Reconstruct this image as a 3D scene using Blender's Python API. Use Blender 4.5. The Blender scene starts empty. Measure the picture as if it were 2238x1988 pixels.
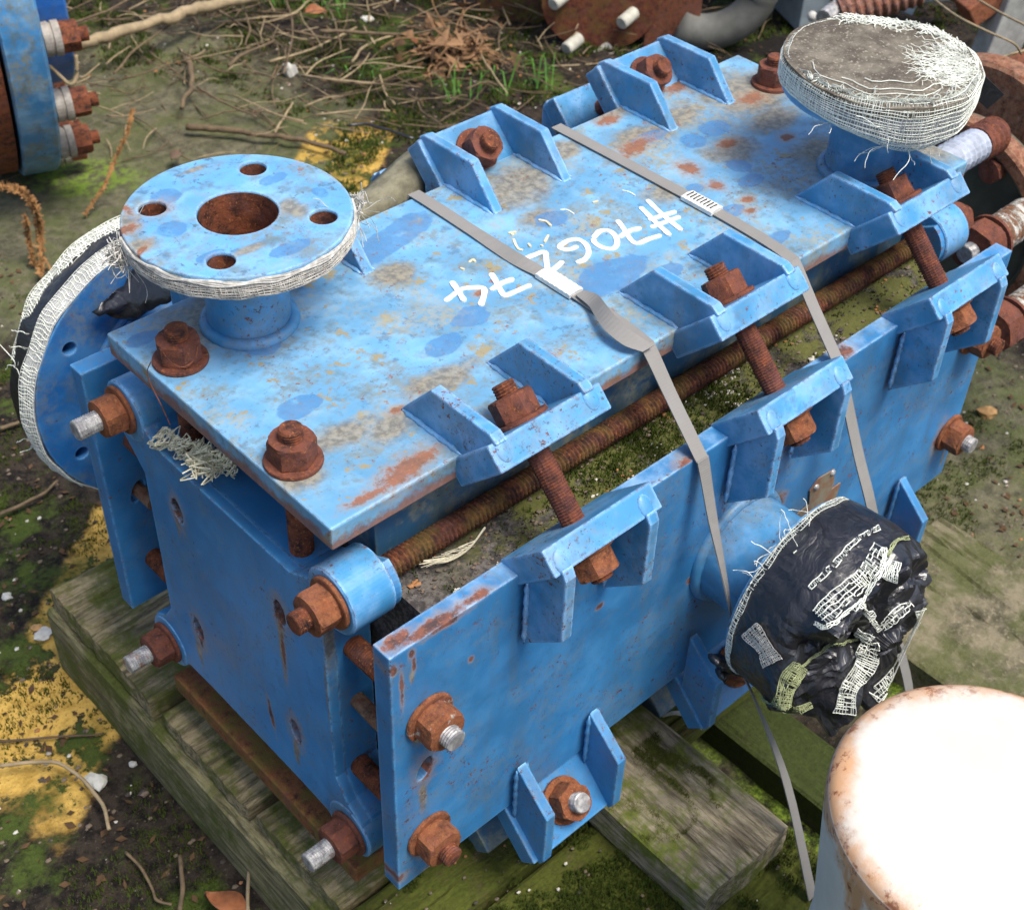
import bpy, bmesh, math, random
from mathutils import Vector, Matrix, noise as mn
scene = bpy.context.scene
rnd = random.Random(7)
PI = math.pi
# ------------------------------------------------------------------ camera
CAM = Vector((-0.3631625, -0.535624, 0.64011941))
RIGHT = Vector((0.73397777, -0.67846614, 0.03098927))
DOWN = Vector((-0.43551005, -0.50517462, -0.7450702))
FWD = Vector((0.5211599, 0.53336883, -0.66626576))
FPX = 3060.41
cd = bpy.data.cameras.new('camera'); cam = bpy.data.objects.new('camera', cd)
scene.collection.objects.link(cam); scene.camera = cam
up = -DOWN; bk = -FWD
cam.matrix_world = Matrix(((RIGHT.x, up.x, bk.x, CAM.x), (RIGHT.y, up.y, bk.y, CAM.y), (RIGHT.z, up.z, bk.z, CAM.z), (0, 0, 0, 1)))
cd.sensor_fit = 'HORIZONTAL'; cd.sensor_width = 36; cd.lens = 36 * FPX / 2238
cd.clip_start = .01; cd.clip_end = 500
cd.dof.use_dof = True; cd.dof.focus_distance = .98; cd.dof.aperture_fstop = 18
# ------------------------------------------------------------------ world and sun
W = bpy.data.worlds.new('World'); scene.world = W; W.use_nodes = True
wn = W.node_tree; wn.nodes.clear()
sky = wn.nodes.new('ShaderNodeTexSky'); sky.sky_type = 'NISHITA'; sky.sun_disc = False
SUN_DIR = Vector((.10, -.40, .88)).normalized()
sky.sun_elevation = math.asin(SUN_DIR.z); sky.sun_rotation = math.atan2(SUN_DIR.x, SUN_DIR.y)
sky.air_density = 1.0; sky.dust_density = 3.0; sky.ozone_density = 1.0
bgn = wn.nodes.new('ShaderNodeBackground'); bgn.inputs[1].default_value = .118
wo = wn.nodes.new('ShaderNodeOutputWorld')
wn.links.new(sky.outputs[0], bgn.inputs[0]); wn.links.new(bgn.outputs[0], wo.inputs[0])
ld = bpy.data.lights.new('sun', 'SUN'); ld.energy = 2.4; ld.angle = math.radians(24); ld.color = (1, .95, .87)
sun = bpy.data.objects.new('sun', ld); scene.collection.objects.link(sun)
sun.rotation_euler = SUN_DIR.to_track_quat('Z', 'Y').to_euler()
scene.view_settings.view_transform = 'Standard'; scene.view_settings.look = 'None'
scene.view_settings.exposure = .76; scene.view_settings.gamma = 1; scene.view_settings.use_curve_mapping = False
GZ = -.58                                                     # ground level


def px(u, v, ax=2, val=GZ):
    """the point of the plane axis=val that the photograph shows at (u, v)"""
    d = RIGHT * ((u - 1119) / FPX) + DOWN * ((v - 994) / FPX) + FWD
    return CAM + d * ((val - CAM[ax]) / d[ax])


# ------------------------------------------------------------------ node helper
class NT:
    def __init__(s, name):
        s.m = bpy.data.materials.new(name); s.m.use_nodes = True
        s.t = s.m.node_tree; s.n = s.t.nodes; s.n.clear()
        s.out = s.n.new('ShaderNodeOutputMaterial'); s.b = s.n.new('ShaderNodeBsdfPrincipled')
        s.t.links.new(s.b.outputs[0], s.out.inputs[0])
        s.geo = s.n.new('ShaderNodeNewGeometry'); s.pos = s.geo.outputs['Position']

    def set(s, sock, v):
        if isinstance(v, bpy.types.NodeSocket): s.t.links.new(v, sock)
        elif isinstance(v, (tuple, list)) and len(v) == 3 and sock.type == 'RGBA': sock.default_value = (*v, 1)
        else: sock.default_value = v

    def noise(s, scale, detail=3, rough=.55, vec=None, dist=0, col=False):
        n = s.n.new('ShaderNodeTexNoise'); s.set(n.inputs['Vector'], vec or s.pos)
        n.inputs['Scale'].default_value = scale; n.inputs['Detail'].default_value = detail
        n.inputs['Roughness'].default_value = rough; n.inputs['Distortion'].default_value = dist
        return n.outputs['Color' if col else 'Fac']

    def voro(s, scale, feature='F1', vec=None, rand=1, out='Distance'):
        n = s.n.new('ShaderNodeTexVoronoi'); n.feature = feature; s.set(n.inputs['Vector'], vec or s.pos)
        n.inputs['Scale'].default_value = scale; n.inputs['Randomness'].default_value = rand
        return n.outputs[out]

    def math(s, op, a, b=0.0, c=0.0, clamp=False):
        n = s.n.new('ShaderNodeMath'); n.operation = op; n.use_clamp = clamp
        s.set(n.inputs[0], a); s.set(n.inputs[1], b)
        if op in ('MULTIPLY_ADD', 'SMOOTH_MIN'): s.set(n.inputs[2], c)
        return n.outputs[0]

    def step(s, a, lo, hi):
        n = s.n.new('ShaderNodeMapRange'); n.interpolation_type = 'SMOOTHSTEP'
        s.set(n.inputs[0], a); n.inputs[1].default_value = lo; n.inputs[2].default_value = hi
        return n.outputs[0]

    def mul(s, a, b): return s.math('MULTIPLY', a, b)
    def mx(s, a, b): return s.math('MAXIMUM', a, b)

    def mix(s, f, a, b):
        n = s.n.new('ShaderNodeMix'); n.data_type = 'RGBA'
        s.set(n.inputs[0], f); s.set(n.inputs[6], a); s.set(n.inputs[7], b)
        return n.outputs[2]

    def mapping(s, loc=(0, 0, 0), rot=(0, 0, 0), scale=(1, 1, 1), kind='POINT', vec=None):
        n = s.n.new('ShaderNodeMapping'); n.vector_type = kind; s.set(n.inputs[0], vec or s.pos)
        n.inputs[1].default_value = loc; n.inputs[2].default_value = rot; n.inputs[3].default_value = scale
        return n.outputs[0]

    def length(s, v):
        n = s.n.new('ShaderNodeVectorMath'); n.operation = 'LENGTH'; s.set(n.inputs[0], v); return n.outputs['Value']

    def spots(s, lst, val=0.0, soft=.35, nz=None, amp=1.1, ax=2):
        """union of ragged ellipses (u, v of the photograph on the plane axis=val, radii in metres, turn)"""
        tot = None
        for q in lst:
            u, v, rx, ry = q[:4]; a = q[4] if len(q) > 4 else 0
            p = px(u, v, ax, val)
            sc = ((.03, rx, ry), (rx, .03, ry), (rx, ry, .012))[ax]; rt = ((a, 0, 0), (0, a, 0), (0, 0, a))[ax]
            d = s.length(s.mapping(tuple(p), rt, sc, 'TEXTURE'))
            k = s.math('ADD', s.math('SUBTRACT', 1.0, d), s.mul(s.math('SUBTRACT', nz, .5), amp))
            tot = k if tot is None else s.mx(tot, k)
        return s.step(tot, 0, soft) if soft is not None else tot

    def edge(s, r=.003, lo=.02, hi=.22):
        n = s.n.new('ShaderNodeBevel'); n.samples = 4; n.inputs[0].default_value = r
        d = s.n.new('ShaderNodeVectorMath'); d.operation = 'DOT_PRODUCT'
        s.t.links.new(n.outputs[0], d.inputs[0]); s.t.links.new(s.geo.outputs['Normal'], d.inputs[1])
        return s.step(s.math('SUBTRACT', 1.0, d.outputs['Value']), lo, hi)

    def bump(s, h, strength=.3, dist=.001, prev=None):
        n = s.n.new('ShaderNodeBump'); n.inputs['Strength'].default_value = strength
        n.inputs['Distance'].default_value = dist; s.set(n.inputs['Height'], h)
        if prev is not None: s.t.links.new(prev, n.inputs['Normal'])
        return n.outputs[0]

    def normz(s):
        n = s.n.new('ShaderNodeSeparateXYZ'); s.t.links.new(s.geo.outputs['Normal'], n.inputs[0]); return n.outputs[2]

    def xyz(s, v=None):
        n = s.n.new('ShaderNodeSeparateXYZ'); s.set(n.inputs[0], v or s.pos); return n.outputs

    def fin(s, col, rough, nrm=None, metal=0.0, spec=None, **k):
        s.set(s.b.inputs['Base Color'], col); s.set(s.b.inputs['Roughness'], rough); s.set(s.b.inputs['Metallic'], metal)
        if nrm is not None: s.t.links.new(nrm, s.b.inputs['Normal'])
        if spec is not None: s.b.inputs['Specular IOR Level'].default_value = spec
        for a, v in k.items(): s.set(s.b.inputs[a.replace('_', ' ')], v)
        return s.m


def rust_col(N, s=1.0):
    a = N.noise(90 * s, 6, .7); b = N.noise(420 * s, 3, .6)
    c = N.mix(N.step(a, .32, .62), (.030, .014, .012), (.21, .062, .026))
    c = N.mix(N.step(b, .55, .75), c, (.40, .145, .05))
    return N.mix(N.mul(N.step(N.noise(35 * s, 3), .52, .7), .6), c, (.19, .078, .062))


def m_rust(name='rusty_steel', tint=None, grime=0.0, galv=0.0):
    N = NT(name); c = rust_col(N)
    if tint: c = N.mix(N.step(N.noise(150, 6, .75), .30, .75), c, tint)
    if grime: c = N.mix(N.mul(N.step(N.noise(45, 4), .42, .62), grime), c, (.13, .115, .022))
    if galv:
        c = N.mix(N.mul(N.step(N.noise(120, 4), .60, .68), galv), c, (.42, .40, .36))
    n = N.bump(N.noise(230, 6, .75), .8, .0020)
    n = N.bump(N.noise(900, 2), .3, .0004, n)
    return N.fin(c, .82, n, spec=.35)


def m_galv():
    N = NT('galvanised_thread'); a = N.noise(180, 4)
    c = N.mix(N.step(a, .35, .65), (.25, .245, .25), (.5, .49, .47))
    c = N.mix(N.mul(N.step(N.noise(70, 4), .56, .66), .8), c, (.27, .12, .06))
    return N.fin(c, .5, N.bump(N.noise(500, 3), .4, .0005), metal=.35)


BLUE = (.034, .200, .450)
BLUE_L = (.14, .36, .58)


def m_paint(name, base=BLUE, blotch=0.0, low_rust=None, fade=.25, rust=.5, edge=.8, dirt=.3, wear_hilite_col=BLUE_L, dirts=None, wets=None, rusts=None, val=0, ax=2, gold=0.0, dark_specks=.5):
    N = NT(name)
    big = N.noise(7, 4, .6); mid = N.noise(28, 5, .62); fine = N.noise(160, 4, .65); tiny = N.noise(520, 3, .6)
    c = N.mix(N.step(big, .3, .7), tuple(x * .80 for x in base), tuple(min(1, x * 1.2) for x in base))
    c = N.mix(N.mul(N.step(mid, .42, .68), fade), c, wear_hilite_col)
    c = N.mix(N.mul(N.mul(N.step(N.noise(17, 5, .7), .46, .60), N.step(fine, .30, .62)), dirt * .9), c, (.20, .215, .175))
    streak = N.step(N.noise(55, 4, .6, vec=None if ax == 2 else N.mapping(scale=(1, 1, .13))), .50, .74)
    c = N.mix(N.mul(streak, dirt * .8), c, (.10, .135, .135))
    # small dark specks where the paint is pitted
    sp_ = N.mul(N.step(N.noise(16, 4, .6), .47, .62), N.step(N.noise(300, 4, .7), .60, .66))
    c = N.mix(N.mul(sp_, dark_specks), c, (.05, .055, .04))
    if blotch:
        bl = N.mul(N.step(N.noise(12, 4, .6), .42, .60), N.step(N.noise(75, 5, .72), .54, .62))
        c = N.mix(N.mul(bl, blotch), c, (.055, .135, .245))
        c = N.mix(N.mul(N.step(N.noise(150, 5, .75), .60, .66), blotch * .7), c, (.085, .095, .075))
    fl = N.mul(N.step(N.noise(18, 4, .6), .47, .62), N.step(N.noise(190, 6, .75), .575, .625))
    fl = N.mx(fl, N.mul(N.step(tiny, .69, .72), .8))
    rm = N.mul(fl, min(1, rust * 1.3))
    rc = rust_col(N)
    wet = None
    if dirts or wets or rusts or gold:
        nzl = N.noise(26, 6, .66); nz2 = N.noise(110, 6, .72)
    if gold:
        c = N.mix(N.mul(N.step(N.noise(42, 6, .72), .565, .64), gold), c, (.30, .25, .13))
        c = N.mix(N.mul(N.mul(N.step(N.noise(11, 5, .65), .50, .62), N.step(fine, .35, .6)), gold * .7), c, (.34, .34, .27))
    if dirts: c = N.mix(N.mul(N.spots(dirts, val, .7, nzl, 1.5, ax), .88), c, N.mix(N.step(fine, .35, .65), (.15, .125, .085), (.31, .275, .20)))
    if wets:
        wet = N.spots(wets, val, .14, nzl, 1.5, ax)
        c = N.mix(N.mul(wet, N.mul(N.step(N.noise(70, 4, .7), .2, .5), .72)), c, (.065, .20, .42))
    if rusts:
        kf = N.spots(rusts, val, None, N.math('ADD', N.mul(nz2, .7), N.mul(nzl, .3)), 3.2, ax)
        c = N.mix(N.mul(N.step(kf, -.75, .35), .55), c, (.33, .235, .165))
        rm = N.mx(rm, N.mul(N.step(kf, .02, .55), .9))
    if gold:
        rs2 = N.mul(N.mul(N.step(N.noise(15, 5, .65), .53, .63), N.step(N.noise(85, 6, .75), .57, .64)), .75)
        rm = N.mx(rm, rs2); rc = N.mix(.38, rc, (.36, .16, .085))
    if low_rust is not None:
        lz_ = N.math('ADD', N.xyz()[2], N.mul(N.math('SUBTRACT', N.noise(30, 5, .7), .5), .030))
        rm = N.mx(rm, N.mul(N.step(lz_, low_rust + .004, low_rust - .004), .85))
    E0 = N.edge(.0042, .004, .20)
    lite = N.mul(E0, N.mul(N.step(N.noise(60, 3), .28, .46), min(1, .9 * edge)))
    c = N.mix(lite, c, tuple(min(1, x * 1.4) for x in wear_hilite_col))  # pale edges: bright edge highlights put into the colour, among worn paint
    e = N.mul(N.edge(.0030, .01, .16), N.step(N.math('ADD', N.noise(95, 5, .75), N.mul(big, .25)), .605, .67))
    e = N.mul(e, min(1, edge))
    c = N.mix(rm, c, rc)
    c = N.mix(e, c, N.mix(.35, rc, (.03, .018, .015)))
    rgh = N.math('ADD', N.mul(N.mx(rm, e), .40), N.mul(N.step(mid, .3, .7), .18)); rgh = N.math('ADD', rgh, .36)
    if wet is not None: rgh = N.math('SUBTRACT', rgh, N.mul(wet, .12))
    h = N.math('SUBTRACT', N.mul(N.noise(75, 3, .5), .35), N.mx(rm, e))
    n = N.bump(h, .4, .0010); n = N.bump(N.noise(330, 3, .6), .2, .0005, n)
    return N.fin(c, rgh, n, spec=.5)


def m_simple(name, col, rough=.6, amp=.25, scale=80, bump=.3, metal=0, spec=None, **k):
    N = NT(name); a = N.noise(scale, 5, .65)
    c = N.mix(N.step(a, .3, .7), tuple(x * (1 - amp) for x in col), tuple(min(1, x * (1 + amp)) for x in col))
    return N.fin(c, rough, N.bump(N.noise(scale * 3, 3), bump, .001), metal=metal, spec=spec, **k)


def m_bag():
    N = NT('black_plastic_sheet'); r1 = N.math('ABSOLUTE', N.math('SUBTRACT', N.noise(42, 3, .5, dist=.8), .5)); r2 = N.math('ABSOLUTE', N.math('SUBTRACT', N.noise(120, 2, .5, dist=.6), .5))
    h = N.math('ADD', N.mul(r1, 1.6), N.mul(r2, .25))
    c = N.mix(N.mul(N.step(N.noise(30, 5, .7), .55, .7), .5), (.010, .010, .014), (.055, .055, .05))
    return N.fin(c, N.math('ADD', .24, N.mul(N.noise(50, 3), .25)), N.bump(h, .4, .005), spec=.9)


def m_wood(name, axis='X', moss=.5, tone=(.23, .18, .115), mossc=(.075, .085, .018)):
    N = NT(name)
    sc = (1, 9, 9) if axis == 'X' else (9, 1, 9)
    v = N.mapping(scale=sc)
    g1 = N.noise(16, 8, .78, vec=v, dist=.15); g2 = N.noise(70, 6, .78, vec=v)
    c = N.mix(N.step(g1, .36, .60), tuple(x * .22 for x in tone), tone)
    c = N.mix(N.mul(N.step(g2, .54, .68), .6), c, (.46, .41, .31))
    c = N.mix(N.mul(N.step(N.noise(20, 4), .5, .7), .5), c, (.07, .055, .035))
    mm = N.mul(N.step(N.math('ADD', N.noise(11, 6, .7), N.mul(N.noise(120, 3), .22)), .60 - .28 * moss, .74 - .2 * moss), .92)
    mc = N.mix(N.noise(240, 3), tuple(x * .35 for x in mossc), tuple(min(1, x * 1.9) for x in mossc))
    c = N.mix(mm, c, mc)
    n = N.bump(N.math('ADD', g1, N.mul(g2, .5)), .8, .0035); n = N.bump(N.mul(N.noise(300, 4), mm), .8, .002, n)
    return N.fin(c, .85, n, spec=.3)


PAINT = m_paint('blue_paint')
PAINT_S = m_paint('blue_paint_side', fade=.14, rust=.7, dirt=.34, blotch=.3, ax=1)
TOPK = dict(blotch=.6, base=(.135, .345, .555), fade=.5, wear_hilite_col=(.29, .49, .64), rust=1.0, dirt=.8, gold=.95)
PAINT_T = m_paint('blue_paint_weathered_top', **TOPK, low_rust=-.0115,
    dirts=[(1130, 405, .065, .04, .2), (1180, 480, .03, .02), (1400, 300, .05, .03), (1600, 330, .04, .03), (860, 600, .03, .02), (1450, 420, .03, .02), (960, 830, .05, .02), (1480, 250, .05, .035), (1640, 205, .09, .05, .2), (1700, 110, .06, .05), (1785, 330, .04, .035), (1700, 260, .05, .03), (730, 960, .05, .018), (860, 930, .04, .018, .3),
           (1335, 240, .05, .028), (2010, 320, .05, .04), (660, 1040, .03, .018), (450, 700, .05, .05), (1220, 330, .04, .02)],
    wets=[(1027, 694, .020, .013), (970, 756, .020, .011, .2), (1330, 600, .045, .020, .1), (1282, 632, .010, .007), (1560, 280, .017, .014), (1517, 307, .013, .012), (1614, 363, .012, .012), (1517, 412, .010, .008),
          (1640, 395, .014, .009), (860, 520, .045, .018, .2), (560, 745, .02, .02), (1600, 460, .016, .009), (1420, 300, .02, .009), (655, 890, .019, .011),
          (1205, 480, .02, .012), (1700, 520, .018, .008), (310, 740, .014, .008), (1450, 600, .02, .01)],
    rusts=[(890, 1022, .034, .011, .15), (800, 1085, .02, .005), (1505, 367, .012, .014), (1385, 325, .028, .010, .2), (1590, 315, .013, .007), (1632, 437, .008, .006), (1565, 405, .008, .010), (865, 895, .008, .005),
           (1330, 262, .016, .008), (1640, 215, .02, .012), (1640, 460, .008, .005), (970, 905, .012, .004),
           (1200, 780, .008, .006), (1720, 300, .01, .008), (1480, 190, .02, .01), (1050, 640, .007, .005)])
PAINT_N = m_paint('blue_paint_near_flange', **{**TOPK, 'base': (.115, .33, .58), 'gold': .22, 'blotch': .95, 'rust': .35}, val=.0957,
    dirts=[(270, 480, .012, .02), (300, 540, .016, .012), (640, 455, .012, .02), (545, 545, .02, .006), (425, 370, .02, .005)],
    wets=[(380, 500, .012, .01), (640, 540, .018, .008), (360, 430, .012, .01), (600, 390, .012, .006), (460, 560, .012, .006), (700, 420, .006, .008)],
    rusts=[(280, 500, .010, .006), (262, 450, .004, .02), (300, 560, .02, .003, .6), (665, 350, .01, .003), (340, 455, .011, .010), (540, 480, .01, .004)])
PAINT_H = m_paint('blue_paint_head', base=(.040, .215, .470), fade=.2, rust=.6, dirt=.32, blotch=.3, ax=0, val=0,
    dirts=[(614, 1372, .005, .035), (616, 1420, .004, .05), (436, 1420, .006, .03), (648, 1640, .006, .025), (389, 1150, .004, .022), (708, 1400, .002, .05), (715, 1520, .002, .06)],
    rusts=[(388, 1118, .0095, .018), (434, 1376, .0095, .019), (611, 1340, .0095, .018), (647, 1598, .0095, .019), (620, 1425, .003, .03), (300, 900, .006, .02), (735, 1440, .003, .02), (593, 1560, .003, .022, -.12), (440, 1400, .004, .012), (300, 860, .01, .014)])
PAINT_R = m_paint('blue_paint_right_panel', fade=.16, rust=.8, dirt=.34, blotch=.3, ax=1, val=-.0654,
    dirts=[(925, 1740, .006, .028), (918, 1600, .01, .02), (940, 1900, .02, .012), (2060, 1000, .004, .02), (1690, 1100, .02, .02), (900, 1480, .004, .012)],
    rusts=[(929, 1680, .011, .016), (945, 1590, .012, .008), (935, 1850, .010, .008), (2050, 960, .008, .02), (1700, 1100, .012, .01), (860, 1930, .012, .006), (980, 1360, .02, .004), (1250, 1190, .02, .004), (1030, 1440, .003, .003), (1310, 1325, .004, .003), (900, 1430, .003, .006), (905, 1450, .002, .008), (1508, 1267, .004, .005), (878, 1500, .002, .02), (860, 1465, .004, .006)])
PAINT_E = m_paint('chipped_panel_edge', fade=.6, rust=.9, dirt=.5, ax=2, val=-.065, wear_hilite_col=(.34, .50, .68),
    rusts=[(865, 1400, .016, .006), (930, 1375, .025, .006), (975, 1350, .02, .007), (1045, 1300, .014, .005), (1500, 1015, .01, .01), (1840, 770, .012, .01)])
PAINT_B = m_paint('blue_paint_bracket', base=(.050, .25, .49), fade=.5, rust=1.3, edge=1.2, dirt=.4, wear_hilite_col=(.27, .46, .72), dark_specks=1.0, ax=1, blotch=.35, val=-.112, rusts=[(1176, 1350, .0035, .013), (1196, 1340, .0035, .011)])
PAINT_F = m_paint('blue_paint_flange', base=(.055, .245, .48), fade=.5, rust=1.2, edge=1.0, dirt=.5, wear_hilite_col=(.24, .42, .66), dark_specks=.8)
PAINT_D = m_paint('blue_paint_grimy', base=(.03, .10, .19), fade=.2, rust=.7, dirt=1.1, wear_hilite_col=(.10, .16, .10), ax=1)
RUST = m_rust(); RUSTP = m_rust('rusty_nut_steel', tint=(.155, .055, .040)); RUSTG = m_rust('rusty_rod_with_lichen', tint=(.045, .018, .012), grime=.4); RUSTN = m_rust('orange_rusty_nut', tint=(.31, .115, .045))
RUSTGALV = m_rust('rusty_nut_with_zinc', tint=(.31, .115, .045), galv=.8); RUSTO = m_rust('rusted_bottom_panel', tint=(.25, .11, .035), grime=.7)
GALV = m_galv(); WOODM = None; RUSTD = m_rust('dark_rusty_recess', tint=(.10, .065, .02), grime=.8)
WHITEP = NT('white_marker_paint'); w_ = WHITEP.mul(WHITEP.step(WHITEP.noise(190, 6, .8), .50, .64), .6)
WHITEP = WHITEP.fin(WHITEP.mix(w_, (.80, .82, .82), (.36, .52, .68)), .7)
CREAMP = m_simple('flaked_cream_paint', (.70, .60, .38), .7, .2)
WOODX = m_wood('weathered_plank_wood', 'X', .22, (.44, .35, .19), (.095, .11, .016)); WOODY = m_wood('weathered_bearer_wood', 'Y', .24, (.44, .37, .25), (.11, .135, .014))
WOODG = m_wood('mossy_plank_wood', 'X', .70, (.16, .12, .045), (.070, .085, .009)); WOODE = m_wood('weathered_beam_wood', 'Y', .22, (.33, .29, .14), (.085, .10, .016))
BLACKP = m_bag(); WOODM = m_wood('shaded_mossy_timber', 'Y', .8, (.07, .055, .03), (.035, .05, .008))  # dark timber: moss plus shadow put into the colour
DARKHOLE = m_simple('slot_shade', (.02, .018, .015), .9)
THREADW = m_simple('white_gauze_thread', (.72, .74, .66), .8, .2, 300)
THREADG = m_simple('grey_gauze_thread', (.50, .48, .43), .85, .3, 200)


def m_web():
    N = NT('grey_strap_webbing')
    w = N.n.new('ShaderNodeTexWave'); w.wave_type = 'BANDS'; w.bands_direction = 'DIAGONAL'
    N.set(w.inputs[0], N.pos); w.inputs['Scale'].default_value = 330; w.inputs['Distortion'].default_value = .5
    c = N.mix(N.mul(w.outputs['Fac'], .35), (.27, .26, .245), (.18, .172, .16))
    c = N.mix(N.mul(N.noise(60, 4), .3), c, (.10, .09, .07))
    return N.fin(c, .85, N.bump(w.outputs['Fac'], .2, .0004))


WEB = m_web()
# ------------------------------------------------------------------ mesh helpers


def link(name, bm, m, parent=None, smooth=False, bevel=0, seg=2, ang=30):
    bmesh.ops.recalc_face_normals(bm, faces=bm.faces)
    if bevel:
        es = [e for e in bm.edges if len(e.link_faces) == 2 and e.calc_face_angle(0) > math.radians(ang)]
        bmesh.ops.bevel(bm, geom=es, offset=bevel, segments=seg, profile=.5, affect='EDGES', clamp_overlap=True)
    me = bpy.data.meshes.new(name); bm.to_mesh(me); bm.free()
    if smooth: me.polygons.foreach_set('use_smooth', [True] * len(me.polygons))
    me.materials.append(m)
    o = bpy.data.objects.new(name, me); scene.collection.objects.link(o)
    if parent: o.parent = parent
    return o


def raw(name, V, F, m, parent=None, smooth=False):
    me = bpy.data.meshes.new(name); me.from_pydata(V, [], F); me.update()
    if smooth: me.polygons.foreach_set('use_smooth', [True] * len(me.polygons))
    me.materials.append(m)
    o = bpy.data.objects.new(name, me); scene.collection.objects.link(o)
    if parent: o.parent = parent
    return o


def tag(o, label=None, cat=None, group=None, kind=None):
    if label: o['label'] = label
    if cat: o['category'] = cat
    if group: o['group'] = group
    if kind: o['kind'] = kind
    return o


def empty(name, loc=(0, 0, 0)):
    o = bpy.data.objects.new(name, None); scene.collection.objects.link(o); o.location = loc
    o.empty_display_size = .02
    return o


def box(bm, x0, x1, y0, y1, z0, z1):
    vs = [bm.verts.new((x, y, z)) for x in (x0, x1) for y in (y0, y1) for z in (z0, z1)]
    for f in ((0, 1, 3, 2), (4, 6, 7, 5), (0, 4, 5, 1), (2, 3, 7, 6), (0, 2, 6, 4), (1, 5, 7, 3)): bm.faces.new([vs[i] for i in f])


def prism(bm, pts, h0, h1, M):
    """closed outline pts (2-D) extruded from h0 to h1; M maps (a, b, h) to the place"""
    A = [bm.verts.new(M @ Vector((a, b, h0))) for a, b in pts]; B = [bm.verts.new(M @ Vector((a, b, h1))) for a, b in pts]
    n = len(pts); bm.faces.new(A); bm.faces.new(B[::-1])
    for i in range(n): bm.faces.new((A[i], A[(i + 1) % n], B[(i + 1) % n], B[i]))


MX = Matrix(((0, 0, 1, 0), (1, 0, 0, 0), (0, 1, 0, 0), (0, 0, 0, 1)))       # (a,b,h) -> y,z,x
I4 = Matrix.Identity(4)


def frame(o, d, hint=Vector((0, 0, 1))):
    """matrix whose local z runs along d from o"""
    d = Vector(d).normalized()
    if abs(d.dot(hint)) > .95: hint = Vector((0, 1, 0))
    x = hint.cross(d).normalized(); y = d.cross(x)
    return Matrix(((x.x, y.x, d.x, o[0]), (x.y, y.y, d.y, o[1]), (x.z, y.z, d.z, o[2]), (0, 0, 0, 1)))


def lathe(bm, prof, M, n=32, close=True):
    """prof: (radius, height) list"""
    rings = []
    for r, h in prof:
        if r < 1e-6: rings.append([bm.verts.new(M @ Vector((0, 0, h)))])
        else: rings.append([bm.verts.new(M @ Vector((r * math.cos(2 * PI * i / n), r * math.sin(2 * PI * i / n), h))) for i in range(n)])
    for a, b in zip(rings, rings[1:]):
        for i in range(n):
            j = (i + 1) % n
            if len(a) == 1 and len(b) == 1: continue
            if len(a) == 1: bm.faces.new((a[0], b[i], b[j]))
            elif len(b) == 1: bm.faces.new((a[i], a[j], b[0]))
            else: bm.faces.new((a[i], a[j], b[j], b[i]))


def holed(bm, outer, holes, h0, h1, M):
    """plate with through holes: outlines in 2-D"""
    caps = []
    for h in (h0, h1):
        loops = []; es = []
        for L in [outer] + holes:
            vs = [bm.verts.new(M @ Vector((a, b, h))) for a, b in L]
            es += [bm.edges.new((vs[i], vs[(i + 1) % len(vs)])) for i in range(len(vs))]; loops.append(vs)
        bmesh.ops.triangle_fill(bm, use_beauty=True, use_dissolve=False, edges=es); caps.append(loops)
    for A, B in zip(*caps):
        for i in range(len(A)):
            j = (i + 1) % len(A); bm.faces.new((A[i], A[j], B[j], B[i]))


def circ(cx, cy, r, n=28, a0=0): return [(cx + r * math.cos(a0 + 2 * PI * i / n), cy + r * math.sin(a0 + 2 * PI * i / n)) for i in range(n)]


def threaded(bm, o, d, L, r=.0095, pitch=.0022, n=14, depth=.0009, cap=True):
    M = frame(o, d); m = max(4, int(L / pitch * 4)); rows = []
    for i in range(m + 1):
        h = L * i / m; row = []
        for j in range(n):
            ph = (h / pitch - j / n) % 1.0
            rr = r - depth * (abs(ph - .5) * 2) ** 1.2
            rr *= 1 + .03 * mn.noise(Vector((o[0] * 30 + h * 60, o[1] * 9, j * 1.3)))
            if i in (0, m): rr = r * .86
            row.append(bm.verts.new(M @ Vector((rr * math.cos(2 * PI * j / n), rr * math.sin(2 * PI * j / n), h))))
        rows.append(row)
    for a, b in zip(rows, rows[1:]):
        for j in range(n): bm.faces.new((a[j], a[(j + 1) % n], b[(j + 1) % n], b[j]))
    if cap: bm.faces.new(rows[0][::-1]); bm.faces.new(rows[-1])


def hexnut(bm, o, d, h=.017, af=.030, turn=0.0, rough=.0007):
    """worn hexagon nut: six flats, chamfered ends"""
    M = frame(o, d); R_ = af / math.sqrt(3); n = 24; rings = []
    seed = o[0] * 91 + o[1] * 37
    for k, (f, hh) in enumerate([(.86, 0), (1, .0012), (1, h * .33), (1, h * .66), (1, h - .0025), (.90, h - .0006), (.66, h)]):
        row = []
        for i in range(n):
            a = 2 * PI * i / n; sec = (a % (PI / 3)) - PI / 6
            hexr = (af / 2) / math.cos(sec); cr = af / 2 * 1.02
            rr = min(hexr, R_ * .975) * (1 if 1 <= k <= 4 else 1)
            if k == 0: rr = min(rr, R_ * .93)
            if k == 5: rr = min(rr, af / 2 * 1.03)
            if k == 6: rr = af / 2 * .62
            w = rough * mn.noise(Vector((a * 1.7 + seed, hh * 200, seed)))
            rr += w
            row.append(bm.verts.new(M @ Vector((rr * math.cos(a + turn), rr * math.sin(a + turn), hh))))
        rings.append(row)
    for a, b in zip(rings, rings[1:]):
        for j in range(n): bm.faces.new((a[j], a[(j + 1) % n], b[(j + 1) % n], b[j]))
    bm.faces.new(rings[0][::-1]); bm.faces.new(rings[-1])


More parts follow.
